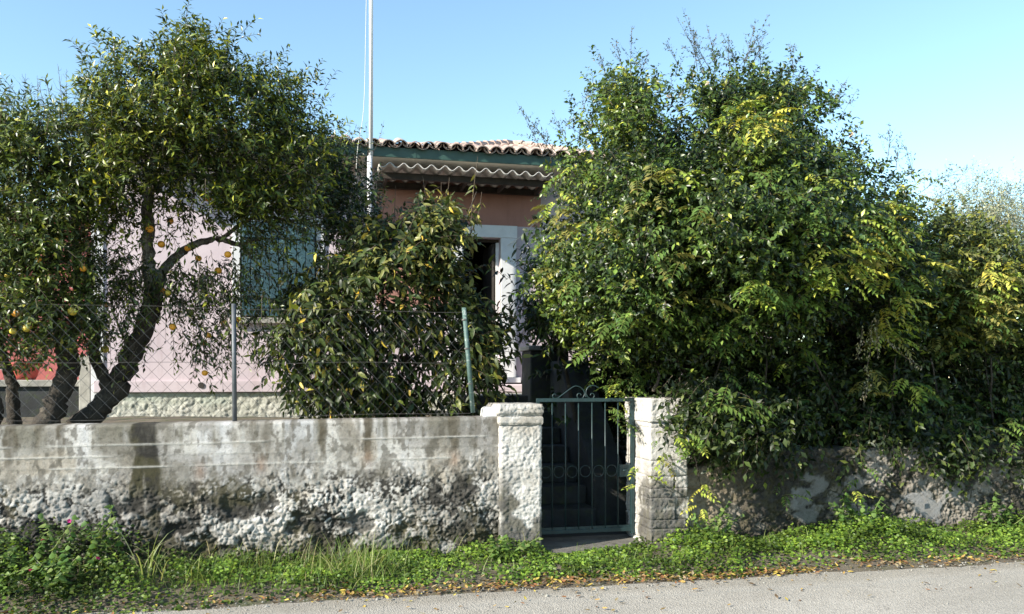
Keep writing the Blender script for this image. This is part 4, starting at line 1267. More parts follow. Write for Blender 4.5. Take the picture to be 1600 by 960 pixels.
# single large leaves, each an object: the ones that show nearest the viewer
def single_leaf_meshes(name, cols, L, W, m, curl=.2, k=1):
    out = []
    for c in cols:
        n_ = 1
        me = leaf_mesh(name, np.zeros((1, 3)), np.array([[0, 0, -1.]]), np.array([[0, -1., .1]]), np.array([L]), np.array([W]), np.array([c]), big=True, curl=curl)
        me.materials.append(m); out.append(me)
    return out
lm = single_leaf_meshes('leaf', [(.032, .058, .014), (.07, .10, .022), (.18, .2, .045), (.02, .036, .011), (.34, .28, .05), (.40, .24, .04)], .11, .044, M['leaf'])
front = clumps_in(polyS, 46, YS - .1, .75, r2, front=1.0, seed=12)
front = np.concatenate([front, [(*H(px, py, YS - .55), px, py) for px, py in ((425, 540), (430, 560), (445, 590), (455, 600), (440, 575), (600, 470), (640, 500), (650, 480), (690, 500), (680, 560), (560, 500), (520, 560))]])
cnt = 0
for c in front:
    for k in range(5):
        if cnt >= 290: break
        p = Vector(c[:3]) + Vector(r2.normal(0, .09, 3)); p.y = max(p.y, YW + .3)
        z = p.z; wts = np.array([.35, .22, .1, .28, .03, .02]) if z < 2.2 else np.array([.25, .3, .28, .06, .08, .03])
        inst('leaf', lm[r2.choice(6, p=wts / wts.sum())], shr, p, (r2.uniform(-.7, .5), r2.uniform(-.6, .6), r2.uniform(-1.6, 1.6)), (r2.uniform(.7, 1.25),) * 3); cnt += 1

# dark evergreen climbing by the pole
clm = empty('dark_shrub', H(545, 640, 9.6), 'dark small-leaved shrub climbing round the foot of the white pole', 'shrub')
CD = clumps_in([(470, 215), (505, 222), (535, 228), (560, 262), (588, 275), (592, 330), (600, 430), (560, 480), (500, 480), (505, 400), (480, 345)], 80, 9.4, .6, r2, seed=15)
stems('stems', [([H(560, 660, 9.5), H(555, 560, 9.5), H(540, 440, 9.4), H(545, 330, 9.4), H(530, 260, 9.4)], .04, .01), ([H(540, 440, 9.4), H(580, 380, 9.4), H(585, 300, 9.4)], .02, .006)], clm, M['bark'], 7)
plant_crown(clm, CD, np.array(H(540, 360, 9.7)), r2, 16, .26, 10, .06, .34, GP, [.62, .3, .06, .02], M['leaf_gloss'], up=.4, droop=.1, twig_every=2)
b_, lv = whip_mesh([H(px, py, 9.3) for px, py in ((540, 240), (548, 250), (575, 240), (585, 235), (508, 215), (562, 235))], [H(px, py, 9.3) for px, py in ((536, 196), (547, 185), (570, 192), (600, 188), (500, 200), (560, 195))], r2, sub=2, leafy=.5, size=.04, r0=.003, pal=[(.1, .11, .05)], subL=.12)
b_.build('bare_twigs', M['twig'], clm)['kind'] = 'stuff'
o = link('shoot_leaves', leaf_mesh('shoot_leaves', *lv), clm, M['leaf']); o['kind'] = 'stuff'

# ------------------------------------------------------------------ the great bush right of the gate
r3 = np.random.default_rng(31)
BP = [(.015, .030, .009), (.030, .058, .014), (.07, .12, .024), (.17, .21, .04)]
YB = 8.4
bush = empty('evergreen_shrub', H(1120, 720, YB), 'huge evergreen shrub towering over the wall right of the gate', 'shrub')
polyM = [(838, 335), (852, 300), (880, 262), (925, 245), (915, 180), (932, 135), (950, 112), (985, 120), (1015, 140), (1040, 142), (1075, 108), (1110, 112), (1150, 112), (1195, 125), (1235, 118), (1262, 140), (1290, 170), (1300, 225), (1350, 245), (1395, 262), (1440, 285), (1462, 330), (1470, 430), (1480, 560), (1450, 700), (1300, 712), (1150, 680), (1085, 640), (1010, 590), (930, 560), (880, 520), (845, 470), (838, 400)]
polyT = [(850, 345), (862, 305), (888, 262), (925, 245), (915, 180), (932, 135), (950, 112), (985, 120), (1015, 140), (1040, 142), (1075, 108), (1110, 112), (1150, 112), (1195, 125), (1235, 118), (1262, 140), (1290, 170), (1300, 225), (1350, 245), (1395, 262), (1440, 285), (1462, 330), (1470, 430), (1460, 500), (1400, 540), (1320, 500), (1240, 530), (1130, 560), (1010, 560), (940, 550), (895, 520), (862, 470), (852, 400)]
CM = np.concatenate([clumps_in(polyT, 580, YB - .1, 2.1, r3, front=.72, seed=20, rug=.8, inset=34, gap=.43),
                     clumps_in([(max(a_, 862), b_) for a_, b_ in polyM], 170, YB + .25, .8, r3, front=.5, seed=21, rug=.6, inset=34)])
core = np.array(H(1130, 430, YB + .6))
hubs = []
pm = []
for px, py, dy in ((1000, 300, 0), (960, 180, 0), (1100, 150, 0), (1200, 200, .1), (1280, 280, .2), (1400, 350, .2), (1150, 400, -.3), (900, 400, 0), (1000, 480, -.2), (1300, 500, -.2)):
    e = H(px, py, YB + dy); b0 = H(1130 + r3.uniform(-90, 150), 735, YB + .2)
    P = [b0, b0.lerp(e, .35) + Vector(r3.uniform(-.15, .15, 3)), b0.lerp(e, .7) + Vector(r3.uniform(-.1, .1, 3)), e]
    pm.append((P, .045, .012)); hubs += P[1:]
pm += limb_to(CM, hubs, 60, r3, r0=.012)
stems('stems', pm, bush, M['bark'], 6)
def bush_tone(P, col, r, idx):
    g = fbm(P[:, 0] * .9, P[:, 2] * .9, P[:, 1] * .9, s=55)
    f = sstep(.5, .66, g)[:, None]
    return col * (1 - f) + (col * np.array([1.7, 1.5, 1.1])) * f
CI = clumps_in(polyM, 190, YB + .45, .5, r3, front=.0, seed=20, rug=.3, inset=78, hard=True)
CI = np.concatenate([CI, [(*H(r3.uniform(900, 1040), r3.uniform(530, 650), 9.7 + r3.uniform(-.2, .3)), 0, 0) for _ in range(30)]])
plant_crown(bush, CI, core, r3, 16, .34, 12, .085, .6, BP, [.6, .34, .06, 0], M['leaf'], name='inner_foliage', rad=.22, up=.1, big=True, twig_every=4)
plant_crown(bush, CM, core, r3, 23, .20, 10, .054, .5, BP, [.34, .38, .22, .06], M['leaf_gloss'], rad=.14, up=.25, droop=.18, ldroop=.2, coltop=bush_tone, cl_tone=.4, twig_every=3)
# tall whips over the top
wb = [(985, 112), (975, 112), (1000, 118), (1110, 110), (1120, 112), (1100, 112), (1152, 110), (1150, 112), (1160, 112), (1190, 118), (1240, 115), (1070, 115), (1140, 110), (1290, 180), (945, 115), (1090, 112), (1172, 110)]
wt = [(988, 40), (962, 62), (1012, 85), (1066, 12), (1104, 38), (1056, 25), (1126, 52), (1202, 22), (1182, 30), (1184, 60), (1232, 68), (1042, 66), (1138, 55), (1326, 120), (938, 88), (1084, 48), (1196, 48)]
wb2 = [(845, 235), (870, 240), (890, 235), (915, 215), (862, 255), (1385, 262), (1430, 285), (1440, 300), (1310, 190), (1455, 330), (905, 230), (1400, 265)]
wt2 = [(806, 158), (812, 170), (862, 172), (880, 188), (835, 195), (1390, 192), (1414, 228), (1512, 262), (1340, 140), (1500, 280), (925, 130), (1408, 205)]
b_, lv = whip_mesh([H(a, b, YB - .1) for a, b in wb + wb2], [H(a, b, YB - .2) for a, b in wt + wt2], r3, sub=7, leafy=1.1, size=.026, r0=.0036, pal=[(.05, .08, .05), (.08, .11, .06), (.12, .1, .07)], subL=.26, wob=.07)
b_.build('tall_shoots', M['twig'], bush)['kind'] = 'stuff'
o = link('shoot_leaves', leaf_mesh('shoot_leaves', *lv), bush, M['leaf']); o['kind'] = 'stuff'
# blossoms and hips
pts = [H(px, py, YB - 1.15) for px, py in ((1058, 203), (1160, 200), (1140, 358), (1060, 242), (1330, 210), (1088, 300), (1045, 150), (1105, 130), (960, 420), (1210, 270))]
fm = leaf_mesh('blossom', np.zeros((10, 3)), r3.normal(0, 1, (10, 3)), r3.normal(0, 1, (10, 3)), np.full(10, .03), np.full(10, .022), np.tile([.62, .52, .45], (10, 1)))
fm.materials.append(M['flower'])
for p in pts: inst('blossom', fm, bush, p, (r3.uniform(0, 3), 0, 0))

# smaller laurel by the stair block
lau = empty('laurel_shrub', H(850, 640, 9.0), 'glossy long-leaved laurel leaning towards the open house door', 'shrub')
CL = clumps_in([(830, 400), (845, 380), (875, 385), (910, 440), (930, 530), (885, 535), (850, 528), (828, 505), (818, 475), (824, 440)], 30, 8.9, .5, r3, seed=24)
stems('stems', [([H(900, 660, 9), H(880, 560, 9), H(860, 470, 8.9), H(845, 400, 8.9)], .03, .008), ([H(880, 560, 9), H(840, 510, 8.8), H(812, 480, 8.7)], .014, .005)], lau, M['bark'], 6)
plant_crown(lau, CL, np.array(H(880, 470, 9.2)), r3, 12, .26, 8, .10, .3, BP, [.5, .32, .15, .03], M['leaf_gloss'], up=.3, droop=.3, ldroop=.5, big=True, curl=.2, stem_r=.004)

# overhanging dark mass above the right wall
und = empty('overhanging_shrub', H(1350, 730, 7.9), 'dark shaded undergrowth shrub hanging over the crumbling right wall', 'shrub')
polyU = [(1068, 640), (1085, 600), (1150, 545), (1250, 520), (1380, 515), (1480, 505), (1640, 500), (1760, 510), (1760, 720), (1600, 722), (1480, 712), (1350, 702), (1240, 688), (1150, 692), (1085, 700)]
CU = clumps_in(polyU, 300, 8.55, .85, r3, front=.6, seed=27, inset=16)
CU = np.concatenate([CU, clumps_in([(1068, 640), (1085, 600), (1200, 600), (1260, 690), (1150, 695), (1085, 705)], 34, 7.3, .55, r3, seed=28, inset=10), clumps_in([(1240, 650), (1760, 650), (1760, 725), (1600, 725), (1480, 718), (1350, 706), (1240, 695)], 70, 7.6, .45, r3, seed=28, inset=10)])
stems('stems', [([H(px, 745, 7.9), H(px + r3.uniform(-20, 20), 650, 7.7), H(px + r3.uniform(-40, 40), 560, 7.4)], .025, .008) for px in (1120, 1210, 1300, 1390, 1480, 1570, 1650)], und, M['bark'], 6)
UP = [(.012, .024, .007), (.022, .040, .010), (.045, .07, .015), (.09, .13, .024)]  # leaf tones lowered to deepen the shade under the overhang
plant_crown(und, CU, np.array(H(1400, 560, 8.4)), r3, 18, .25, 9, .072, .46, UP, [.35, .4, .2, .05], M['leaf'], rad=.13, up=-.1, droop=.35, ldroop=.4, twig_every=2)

hed = empty('hedge', H(1560, 720, 8.6), 'tall mixed green hedge filling the right edge of the picture', 'hedge')
polyH = [(1440, 345), (1462, 315), (1490, 318), (1520, 350), (1560, 372), (1600, 388), (1700, 400), (1760, 400), (1760, 560), (1600, 560), (1440, 560)]
CH = clumps_in(polyH, 230, 8.5, 1.3, r3, front=.65, seed=29, gap=.42)
stems('stems', [([H(px, 745, 8.8), H(px + 10, 600, 8.8), H(px - 5, 430, 8.7)], .03, .008) for px in (1470, 1530, 1600, 1680)], hed, M['bark'], 6)
HP = [(.03, .048, .012), (.06, .085, .02), (.11, .14, .03), (.2, .21, .04)]
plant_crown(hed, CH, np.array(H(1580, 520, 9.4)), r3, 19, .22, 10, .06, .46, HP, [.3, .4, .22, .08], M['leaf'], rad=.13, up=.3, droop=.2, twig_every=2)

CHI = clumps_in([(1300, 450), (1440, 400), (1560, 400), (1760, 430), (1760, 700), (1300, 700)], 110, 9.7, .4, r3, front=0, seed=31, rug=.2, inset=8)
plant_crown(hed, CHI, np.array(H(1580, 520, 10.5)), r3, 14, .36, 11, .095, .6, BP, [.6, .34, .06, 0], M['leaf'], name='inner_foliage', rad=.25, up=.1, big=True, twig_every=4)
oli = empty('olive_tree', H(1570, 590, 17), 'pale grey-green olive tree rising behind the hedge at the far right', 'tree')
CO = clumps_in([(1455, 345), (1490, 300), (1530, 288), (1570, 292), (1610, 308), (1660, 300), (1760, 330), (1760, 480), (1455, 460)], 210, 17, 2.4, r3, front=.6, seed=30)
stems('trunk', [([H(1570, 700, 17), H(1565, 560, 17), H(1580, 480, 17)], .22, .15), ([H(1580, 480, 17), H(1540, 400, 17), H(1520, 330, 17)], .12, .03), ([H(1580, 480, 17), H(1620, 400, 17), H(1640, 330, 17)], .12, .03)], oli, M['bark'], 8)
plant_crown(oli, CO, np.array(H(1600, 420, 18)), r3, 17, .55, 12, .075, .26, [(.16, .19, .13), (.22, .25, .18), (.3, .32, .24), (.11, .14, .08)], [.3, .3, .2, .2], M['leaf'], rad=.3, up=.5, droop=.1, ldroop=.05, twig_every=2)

# ------------------------------------------------------------------ pinnate-leaved vines, every compound leaf an object
def compound(cols, r, L=.21, nleaf=5, ll=.062, lw=.026, droop=.5):
    P = []; D = []; Nn = []; b_ = MB(); pts = []
    for t in np.linspace(0, 1, 6): pts.append(Vector((0, -L * t * math.cos(droop * t), -L * t * math.sin(droop * t) * 1.1)))
    b_.tube(pts, [.0018, .0016, .0014, .0012, .001, .0008], 3, cap=False)
    for k in range(nleaf + 1):
        t = .28 + .72 * k / nleaf; q = Vector((0, -L * t * math.cos(droop * t), -L * t * math.sin(droop * t) * 1.1))
        for s_ in ((-1, 1) if k < nleaf else (0,)):
            P.append(tuple(q)); D.append((s_ * .9, -.45 if s_ else -1, -.35 - .25 * r.random())); Nn.append((r.normal(0, .15), r.normal(0, .15) - .2, 1))
    n = len(P)
    sz = ll * r.uniform(.8, 1.15, n); col = palette(n, cols, [1] * len(cols), r, .2)
    V, F, C = leaf_arrays(np.array(P), np.array(D), np.array(Nn), sz, sz * (lw / ll), col, big=False, curl=.18)
    sv = np.array(b_.v); sf = np.array(b_.f)
    return npmesh('compound_leaf', np.concatenate([V, sv]), [F, sf + len(V)], np.concatenate([C, np.tile([.2, .2, .06], (len(sv), 1))]))
VC = {'y': [(.48, .45, .07), (.52, .46, .09), (.42, .44, .08)], 'yg': [(.30, .36, .06), (.38, .42, .08), (.24, .32, .05)], 'g': [(.1, .17, .035), (.14, .21, .045), (.08, .14, .03)], 'b': [(.05, .1, .025), (.08, .13, .03)], 'o': [(.2, .2, .05), (.15, .16, .05), (.28, .26, .07)]}
VM = {k: [compound(c, r3, L=r3.uniform(.17, .25)) for _ in range(3)] for k, c in VC.items()}
for v in VM.values():
    for me in v: me.materials.append(M['leaf'])
allC = np.concatenate([CM, CU, CH])
def surface_y(px, py, rad=38):
    d = np.hypot(allC[:, 3] - px, allC[:, 4] - py); k = d < rad
    return float(allC[k, 1].min()) if k.any() else YB - .3
vn = {}
def vine(label, stem_paths, patches):
    root = empty('climbing_vine', stem_paths[0][0][0], label, 'vine', 'climbing vines on the great bush')
    stems('stem', stem_paths, root, M['bark'], 5)
    tot = 0
    for px, py, rx, ry, n_, kinds, out in patches:
        for _ in range(n_):
            if tot >= 300: break
            a = r3.uniform(0, 6.28); q = math.sqrt(r3.random())
            x_, y_ = px + rx * q * math.cos(a), py + ry * q * math.sin(a)
            yy = (surface_y(x_, y_) - out - .17 if out < 5 else out) + r3.uniform(-.06, .1)
            k = kinds[int(r3.integers(len(kinds)))]
            me = VM[k][int(r3.integers(3))]
            s_ = r3.uniform(.95, 1.45) * (.72 if out > 5 else 1)
            inst('compound_leaf', me, root, H(x_, y_, yy), (r3.uniform(-.5, .35), r3.uniform(-.35, .35), r3.uniform(-1.5, 1.3)), (s_,) * 3); tot += 1
    return root
def S_(px, py): return H(px, py, surface_y(px, py) + .1)
vine('yellowing vine draped high over the great bush and its left flank', [([S_(1000, 560), S_(980, 420), S_(1050, 300), S_(1130, 200), S_(1190, 175)], .012, .004), ([S_(980, 420), S_(900, 350), S_(850, 340)], .01, .004)],
     [(1172, 175, 42, 26, 16, ['y', 'y', 'yg'], .05), (1195, 195, 18, 14, 6, ['y'], .08), (1125, 165, 30, 20, 9, ['yg', 'g'], .02), (878, 350, 22, 34, 26, ['o', 'o', 'yg', 'g'], .02), (866, 315, 10, 20, 7, ['o', 'yg'], .0), (893, 420, 22, 26, 9, ['g', 'o'], .05), (945, 355, 30, 14, 9, ['yg', 'o', 'g'], .04),
      (1000, 290, 60, 40, 14, ['g', 'o'], .02), (1060, 270, 30, 16, 6, ['yg'], .05), (980, 160, 40, 26, 10, ['g'], 0), (1200, 300, 40, 50, 14, ['g'], .02), (1085, 340, 50, 40, 12, ['g', 'o'], .02), (1260, 160, 25, 30, 8, ['g'], .02), (905, 262, 30, 18, 10, ['yg', 'g'], 0)])
vine('bright yellow-green vine hanging in a broad curtain over the right half of the great bush', [([S_(1400, 660), S_(1380, 560), S_(1390, 440), S_(1350, 340), S_(1300, 320)], .012, .004), ([S_(1390, 440), S_(1440, 380), S_(1450, 330)], .008, .003)],
     [(1355, 345, 50, 36, 34, ['yg', 'y', 'yg', 'g'], .1), (1335, 400, 55, 30, 36, ['yg', 'yg', 'y', 'o'], .12), (1405, 405, 40, 50, 34, ['yg', 'g', 'y'], .08), (1270, 340, 30, 26, 12, ['g', 'b'], .06), (1300, 440, 60, 26, 20, ['yg', 'g'], .08), (1195, 455, 40, 24, 20, ['g', 'g', 'yg'], .06), (1250, 470, 34, 20, 10, ['g'], .08),
      (1400, 490, 28, 22, 14, ['yg', 'y'], .15), (1378, 520, 24, 30, 16, ['o', 'yg'], .18), (1420, 605, 26, 20, 14, ['g', 'b', 'yg'], .2), (1355, 600, 10, 26, 6, ['o'], .2), (1230, 550, 40, 26, 6, ['g', 'yg'], .05), (1300, 270, 50, 26, 12, ['g', 'yg'], .04), (1420, 290, 30, 18, 8, ['o', 'yg'], .02)])
vine('leafy green vine trailing over the top of the right gate pillar', [([H(1020, 612, 7.5), H(1030, 585, 7.5), S_(1010, 560), S_(990, 500)], .018, .008), ([H(1030, 612, 7.3), H(1060, 640, 7.1), H(1080, 690, 7.05), H(1095, 760, 7.1)], .008, .004)],
     [(1060, 475, 50, 30, 16, ['g', 'g', 'yg', 'o'], .0), (985, 470, 50, 50, 20, ['g', 'o', 'b', 'b'], 0), (950, 545, 40, 26, 14, ['g', 'g', 'b'], .0), (1000, 590, 28, 22, 10, ['g', 'b'], .05), (958, 590, 20, 20, 8, ['g'], 8.0), (968, 616, 24, 14, 8, ['g', 'yg'], 7.6), (952, 640, 8, 18, 4, ['g'], 7.4), (972, 660, 8, 18, 4, ['g'], 7.4), (1095, 640, 40, 34, 22, ['g', 'yg', 'b'], 6.95), (1085, 685, 36, 20, 14, ['g', 'yg'], 6.85), (1150, 610, 50, 40, 12, ['g', 'b'], .04),
      (1045, 690, 26, 10, 5, ['g'], 7.02), (1030, 715, 14, 20, 4, ['o', 'yg'], 7.06), (1000, 745, 8, 20, 3, ['yg'], 7.1), (1098, 772, 16, 22, 7, ['yg', 'y'], 7.1), (1095, 810, 14, 20, 3, ['yg'], 7.1), (1130, 520, 50, 40, 16, ['g', 'b'], .04), (1060, 400, 50, 36, 8, ['o', 'g'], .0)])
vine('shaded yellow-tipped vine threading the hedge at the right edge', [([H(1560, 740, 7.8), S_(1550, 640), S_(1540, 540), S_(1570, 430)], .012, .004)],
     [(1575, 425, 40, 24, 26, ['yg', 'y', 'o'], .05), (1530, 470, 40, 30, 20, ['o', 'yg', 'g'], .05), (1580, 500, 30, 30, 14, ['g', 'o'], .06), (1500, 520, 40, 36, 14, ['g', 'o', 'b'], .08), (1560, 600, 50, 50, 16, ['b', 'g', 'b'], -.2), (1480, 640, 50, 40, 12, ['b'], -.2), (1320, 640, 60, 30, 8, ['b'], -.2), (1480, 430, 30, 40, 14, ['g', 'o'], .05), (1590, 680, 40, 30, 12, ['b', 'g'], .04), (1345, 735, 8, 16, 3, ['g'], 7.05), (1330, 770, 12, 10, 3, ['yg'], 7.1), (1220, 770, 14, 10, 3, ['g'], 7.12)])
# dried seed cluster hanging from the vine
b_ = MB(); LP = []; LD = []
for (a, bq) in (((1362, 505), (1352, 580)), ((1370, 500), (1372, 560)), ((1355, 570), (1350, 632)), ((1385, 530), (1440, 575)), ((1348, 510), (1340, 560))):
    A, B = H(*a, 6.95), H(*bq, 6.85); b_.tube(spline([A, A.lerp(B, .5) + Vector(r3.normal(0, .03, 3)), B], 4), .003, 4)
    for k in range(40): LP.append(tuple(A.lerp(B, r3.uniform(0, 1)) + Vector(r3.normal(0, .018, 3)))); LD.append((r3.normal(0, .5), r3.normal(0, .5), -1))
n = len(LP); sd = empty('seed_cluster', H(1362, 505, 6.95), 'pale dried seed cluster dangling in front of the dark right-hand bush', 'seed cluster')
b_.build('stalks', M['twig'], sd)
o = link('seeds', leaf_mesh('seeds', np.array(LP), np.array(LD), r3.normal(0, 1, (n, 3)), np.full(n, .03), np.full(n, .014), palette(n, [(.28, .27, .14), (.2, .2, .1), (.32, .28, .2)], [1, 1, 1], r3)), sd, M['leaf_matte']); o['kind'] = 'stuff'

# ------------------------------------------------------------------ weeds on the verge
r4 = np.random.default_rng(41)
def hmap(x):
    return np.interp(x, [-5, X(0, 6.9), X(180, 6.9), X(300, 6.9), X(420, 6.9), X(640, 6.9), X(700, 6.9), X(780, 6.9), X(830, 6.9), X(860, 6.9), X(1000, 7.0), X(1050, 7), X(1110, 7), X(1200, 7), X(1240, 7), X(1330, 7), X(1500, 7), X(1600, 7), 12],
                     [.36, .36, .30, .17, .09, .07, .09, .17, .12, .045, .04, .10, .22, .05, .12, .26, .08, .16, .24])
def ground_z(x, y):
    return -.012 + .07 * sstep(EDGE, EDGE + .5, y) * (.4 + .9 * fbm(x * 2, y * 2, s=9)) + .0
n = 46000
x = r4.uniform(-5, 8.5, n)
wallf = np.where(x < 1.85, YW - .05, np.where(x < 2.87, 6.80 + (x - 1.80) * .43, np.where(x < 3.25, YW - .05, YW + .02)))
edg = EDGE + .04 + .16 * fbm(x * 1.6, x * 0, s=50) + .10 * (vnoise(x * 6, x * 0, s=51) - .5)
edg = np.where(x > 4.2, edg + .08, edg) ; edg = np.where(x < X(330, 6.3), edg - .10, edg); edg = np.minimum(edg, wallf - .12)
q = r4.random(n) ** .8
y = edg + (wallf - edg) * q
pat = fbm(x * 2.2, y * 2.2, s=52)
clump = .25 + 1.5 * fbm(x * 4, y * 4, s=53)
hh = hmap(x) * (.35 + .75 * q) * clump * sstep(-.05, .16, q + .0)
z = ground_z(x, y) + hh * r4.uniform(0, 1, n) ** .45
keep = (pat > .38) | (r4.random(n) < .3)
x, y, z = x[keep], y[keep], z[keep]; n = len(x)
a = r4.uniform(0, 6.28, n)
D = np.stack([np.cos(a), np.sin(a) * .8 - .35, r4.uniform(-.35, .35, n)], 1)
Nn = r4.normal(0, .42, (n, 3)) + np.array([-.2, -.5, 1.0])
sz = r4.uniform(.018, .038, n)
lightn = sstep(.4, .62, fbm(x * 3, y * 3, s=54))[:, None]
col = palette(n, [(.055, .11, .018), (.09, .17, .025), (.14, .24, .035), (.03, .07, .012)], [.3, .35, .2, .15], r4) * (.6 + .8 * lightn) * np.array([1.12, 1, .9]) * np.where(x < X(330, 6.8), .68, 1.)[:, None]  # left stretch multiplied darker, as shade among the taller weeds
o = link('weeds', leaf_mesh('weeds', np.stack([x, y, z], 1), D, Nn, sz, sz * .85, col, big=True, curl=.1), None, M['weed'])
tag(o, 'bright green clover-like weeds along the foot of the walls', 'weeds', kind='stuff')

def blades(n, xs, ys, zs, L, W, lean, r, cols, az=None, droop=.6):
    """curved grass ribbons"""
    seg = 5
    a = r.uniform(0, 6.28, n) if az is None else az
    d = np.stack([np.cos(a), np.sin(a), np.zeros(n)], 1); side = np.stack([-np.sin(a), np.cos(a), np.zeros(n)], 1)
    sd_ = r.uniform(0, 6.28, n); side = unit(side + .6 * np.stack([np.cos(sd_), np.sin(sd_), np.zeros(n)], 1))
    V = []
    for k in range(seg + 1):
        t = k / seg
        c = np.stack([xs, ys, zs], 1) + d * (L * (lean * t + droop * .5 * t * t))[:, None] + np.array([0, 0, 1]) * (L * (t - droop * .55 * t ** 2.4))[:, None]
        ww = W * (1 - t) ** .6 * .5
        V += [c + side * ww[:, None], c - side * ww[:, None]]
    V = np.stack(V, 1); F = np.array([(2 * k, 2 * k + 1, 2 * k + 3, 2 * k + 2) for k in range(seg)])
    m_ = V.shape[1]
    return V.reshape(-1, 3), ((np.arange(n) * m_)[:, None, None] + F[None]).reshape(-1, 4), np.repeat(cols, m_, 0)
n = 2600
x = np.concatenate([r4.uniform(-5, 8.5, 1200), r4.normal(X(560, 6.9), .22, 400), r4.normal(X(470, 6.9), .5, 500), r4.normal(X(300, 6.9), .5, 500)])
wallf = np.where((x > 1.8) & (x < 2.87), 6.8, YW - .06)
y = EDGE + .2 + (wallf - EDGE - .2) * r4.uniform(0, 1, n) ** .7
L = .08 + .34 * r4.random(n) ** 2.2 * np.where((x > 1.7) | (x < X(250, 6.9)), .6, 1)
V, F, C = blades(n, x, y, ground_z(x, y), L, r4.uniform(.003, .007, n), r4.uniform(0, .5, n), r4, palette(n, [(.14, .22, .045), (.22, .28, .08), (.3, .28, .13), (.09, .16, .03)], [.35, .3, .15, .2], r4))
o = link('grass', npmesh('grass', V, F, C), None, M['weed']); tag(o, 'thin arching grass blades among the weeds by the left wall', 'grass', kind='stuff')

def tuft(label, px, py_foot, n, L, cols, spreadx, seed, wide=(.008, .014), leanv=(.1, .5)):
    r = np.random.default_rng(seed)
    Y = 6.55
    for _ in range(3): Y = Y
    b = H(px, py_foot, Y)
    root = empty('grass_tuft', (b.x, Y, .03), label, 'grass tuft', 'tall grass tufts by the left wall')
    x = b.x + r.normal(0, spreadx, n); y = Y + r.normal(0, .04, n)
    for i in range(n):
        Vv, Ff, Cc = blades(1, x[i:i + 1], y[i:i + 1], np.array([.03]), np.array([L * r.uniform(.6, 1.05)]), np.array([r.uniform(*wide)]), np.array([r.uniform(*leanv)]), r, palette(1, cols, [1] * len(cols), r), az=np.array([r.choice([0, 3.14, -1.2, 2.0]) + r.normal(0, .4)]), droop=r.uniform(.3, .9))
        link('blade', npmesh('blade', Vv, Ff, Cc), root, M['weed'])
tuft('tallest pale grass tuft arching beside the dark stain on the left wall', 232, 905, 15, .66, [(.3, .36, .17), (.22, .3, .1), (.36, .38, .2)], .04, 3)
tuft('half-dry straw-coloured grass tuft left of the tallest grass', 135, 915, 22, .42, [(.34, .3, .15), (.28, .26, .12), (.2, .25, .08)], .07, 4, (.004, .008))
tuft('fine green grass tuft below the middle of the left wall', 305, 880, 16, .36, [(.25, .32, .1), (.3, .34, .14)], .06, 5, (.004, .008))
tuft('broad tangle of thin grass under the fence post', 520, 880, 26, .46, [(.25, .32, .1), (.3, .34, .14), (.34, .32, .16)], .16, 6, (.004, .007), (.2, .9))
tuft('small spiky grass sprout at the lock side of the gate', 972, 862, 12, .17, [(.14, .24, .05), (.2, .3, .08)], .03, 7, (.004, .008))

# broad-leaved flowering weeds at the left
def heart_weed(label, px, height, seed, flowers=0, nst=6, Y=6.75, spread=.16):
    r = np.random.default_rng(seed)
    b = H(px, 900, Y); root = empty('flowering_weed', (b.x, Y, .03), label, 'weed', 'broad-leaved weeds at the left')
    bm_ = MB(); cnt = 0
    base = Vector((b.x, Y, .03)); fl = []
    for s_ in range(nst):
        T = base + Vector((r.normal(0, spread), r.normal(0, spread * .6) - .05, height * r.uniform(.6, 1.05)))
        mid = base.lerp(T, .5) + Vector((r.normal(0, .05), r.normal(0, .04), .02))
        Q = spline([base, mid, T], 6); bm_.tube(Q, [.006 - .004 * i / len(Q) for i in range(len(Q))], 5)
        for k in range(2, len(Q)):
            for sgn in (0, 1):
                az = k * 1.57 + sgn * 3.14 + r.normal(0, .4); sc = r.uniform(.6, 1.1) * (1.1 - .4 * k / len(Q))
                me = HW[int(r.integers(len(HW)))]
                inst('leaf', me, root, Q[k], (r.uniform(.4, 1.25), r.uniform(-.3, .3), az), (sc,) * 3); cnt += 1
        fl.append(T)
    bm_.build('stems', M['stem_green'], root)['kind'] = 'stuff'
    for k in range(flowers):
        me = FLW; inst('flower', me, root, fl[k % len(fl)] + Vector((r.normal(0, .03), -.03, -.02)), (r.uniform(0, 1), r.uniform(-.5, .5), 0))
M['stem_green'] = weathered('green_stem', (.1, .15, .04), (.18, .2, .07), 20, .6)
HW = []
for c in [(.07, .14, .03), (.1, .18, .04), (.14, .22, .06), (.2, .26, .08), (.06, .11, .025)]:
    n_ = 1
    me = leaf_mesh('leaf', np.zeros((1, 3)), np.array([[0, 0, -1.]]), np.array([[0, -1., .15]]), np.array([.085]), np.array([.062]), np.array([c]), big=True, curl=.2); me.materials.append(M['weed']); HW.append(me)
t = np.linspace(0, 6.28, 6)[:5]
FLW = leaf_mesh('flower', np.zeros((5, 3)), np.stack([np.cos(t), -.6 + 0 * t, np.sin(t)], 1), np.tile([0, -1., .0], (5, 1)), np.full(5, .02), np.full(5, .018), np.tile([.5, .04, .22], (5, 1))); FLW.materials.append(M['flower'])
heart_weed('tall broad-leaved weed with hanging leaves, tallest at the far left', 62, .60, 3, 2, 8)
heart_weed('broad-leaved weed with pink flowers at the very edge of the picture', 8, .40, 4, 3, 8, 6.6)
heart_weed('upright pale-leaved weed left of the dark stain on the wall', 158, .62, 5, 0, 6, 6.8, .10)
heart_weed('low broad-leaved weed beside the straw-coloured grass', 105, .36, 6, 1, 8, 6.5)
heart_weed('leafy weed growing at the foot of the left gate pillar', 790, .26, 7, 0, 7, 6.9, .12)
heart_weed('leafy green weed under the trailing vine by the right gate pillar', 1120, .42, 8, 0, 8, 7.05, .12)
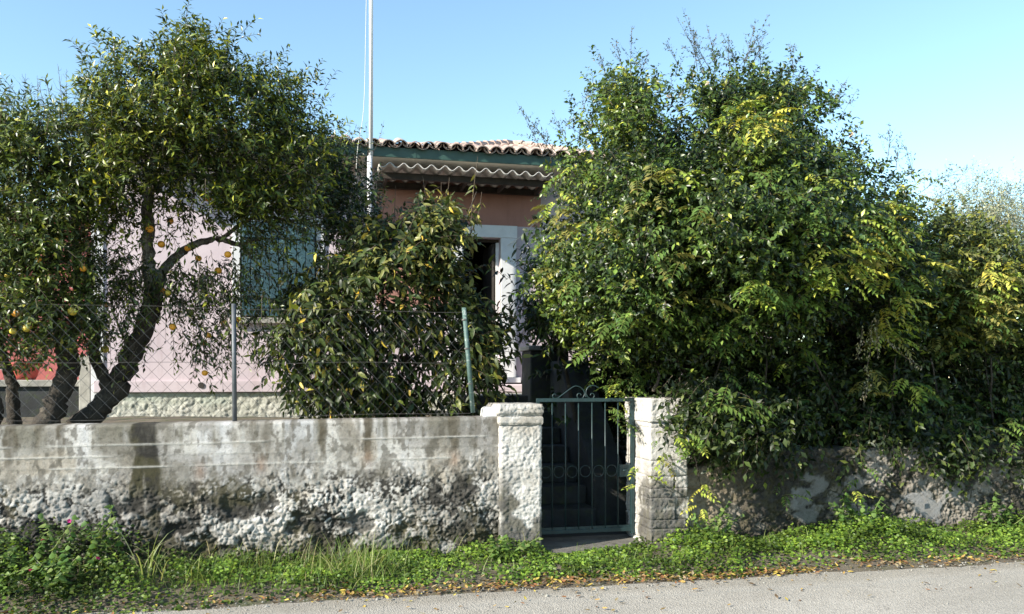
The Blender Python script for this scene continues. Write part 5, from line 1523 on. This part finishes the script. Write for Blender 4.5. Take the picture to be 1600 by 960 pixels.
heart_weed('leafy weed climbing the middle of the crumbling right wall', 1345, .5, 9, 0, 9, 7.05, .2)
heart_weed('leafy weed beside the road at the far right of the wall', 1560, .42, 10, 0, 8, 7.05, .14)

# fallen leaves and grit
n = 2600
x = np.concatenate([r4.uniform(-4, 8, 900), r4.uniform(X(480, 6.3), X(900, 6.3), 500), r4.uniform(X(850, 6.3), X(1250, 6.4), 700), r4.uniform(X(1250, 6.3), 8, 500)])
y = EDGE + .05 + .14 * fbm(x * 1.6, x * 0, s=50) + r4.normal(0, .07, n) * (1 + (r4.random(n) < .25)) + np.where(x > 4.2, .04, 0)
far = r4.random(n) < .06; y = np.where(far, r4.uniform(5.3, 6.2, n), y)
z = np.maximum(ground_z(x, y), 0) + .006 + r4.uniform(0, .014, n)
a = r4.uniform(0, 6.28, n); D = np.stack([np.cos(a), np.sin(a), r4.normal(0, .2, n)], 1); Nn = r4.normal(0, .3, (n, 3)) + np.array([0, 0, 1])
sz = r4.uniform(.02, .055, n)
o = link('fallen_leaves', leaf_mesh('fallen_leaves', np.stack([x, y, z], 1), D, Nn, sz, sz * .5, palette(n, [(.36, .24, .08), (.46, .36, .08), (.22, .11, .05), (.28, .22, .13), (.13, .085, .05)], [.22, .18, .22, .2, .18], r4), big=True, curl=-.15), None, M['leaf_matte'])
tag(o, 'yellow and brown fallen leaves along the road edge', 'fallen leaves', kind='stuff')
import bmesh
V = []; F = []
n = 1500
px_ = r4.uniform(-5, 8, n); py_ = np.where(r4.random(n) < .8, EDGE + .02 + r4.normal(0, .12, n), r4.uniform(4.8, 6.2, n)); ss = r4.uniform(.003, .011, n) * (1 + (r4.random(n) < .04) * 1.2)
tet = np.array([(1, 0, 0), (-.5, .86, .0), (-.5, -.86, 0), (0.1, .1, .9), (.3, -.4, .6)])
VV = np.stack([px_, py_, np.maximum(ground_z(px_, py_), 0) + .001], 1)[:, None] + tet[None] * ss[:, None, None] * r4.uniform(.7, 1.3, (n, 5, 1))
FF = np.array([(0, 1, 3), (1, 2, 3), (2, 4, 3), (2, 0, 4), (0, 3, 4)])
o = link('gravel', npmesh('gravel', VV.reshape(-1, 3), ((np.arange(n) * 5)[:, None, None] + FF[None]).reshape(-1, 3)), None, M['concrete']); tag(o, 'loose grit scattered along the road edge', 'gravel', kind='stuff')
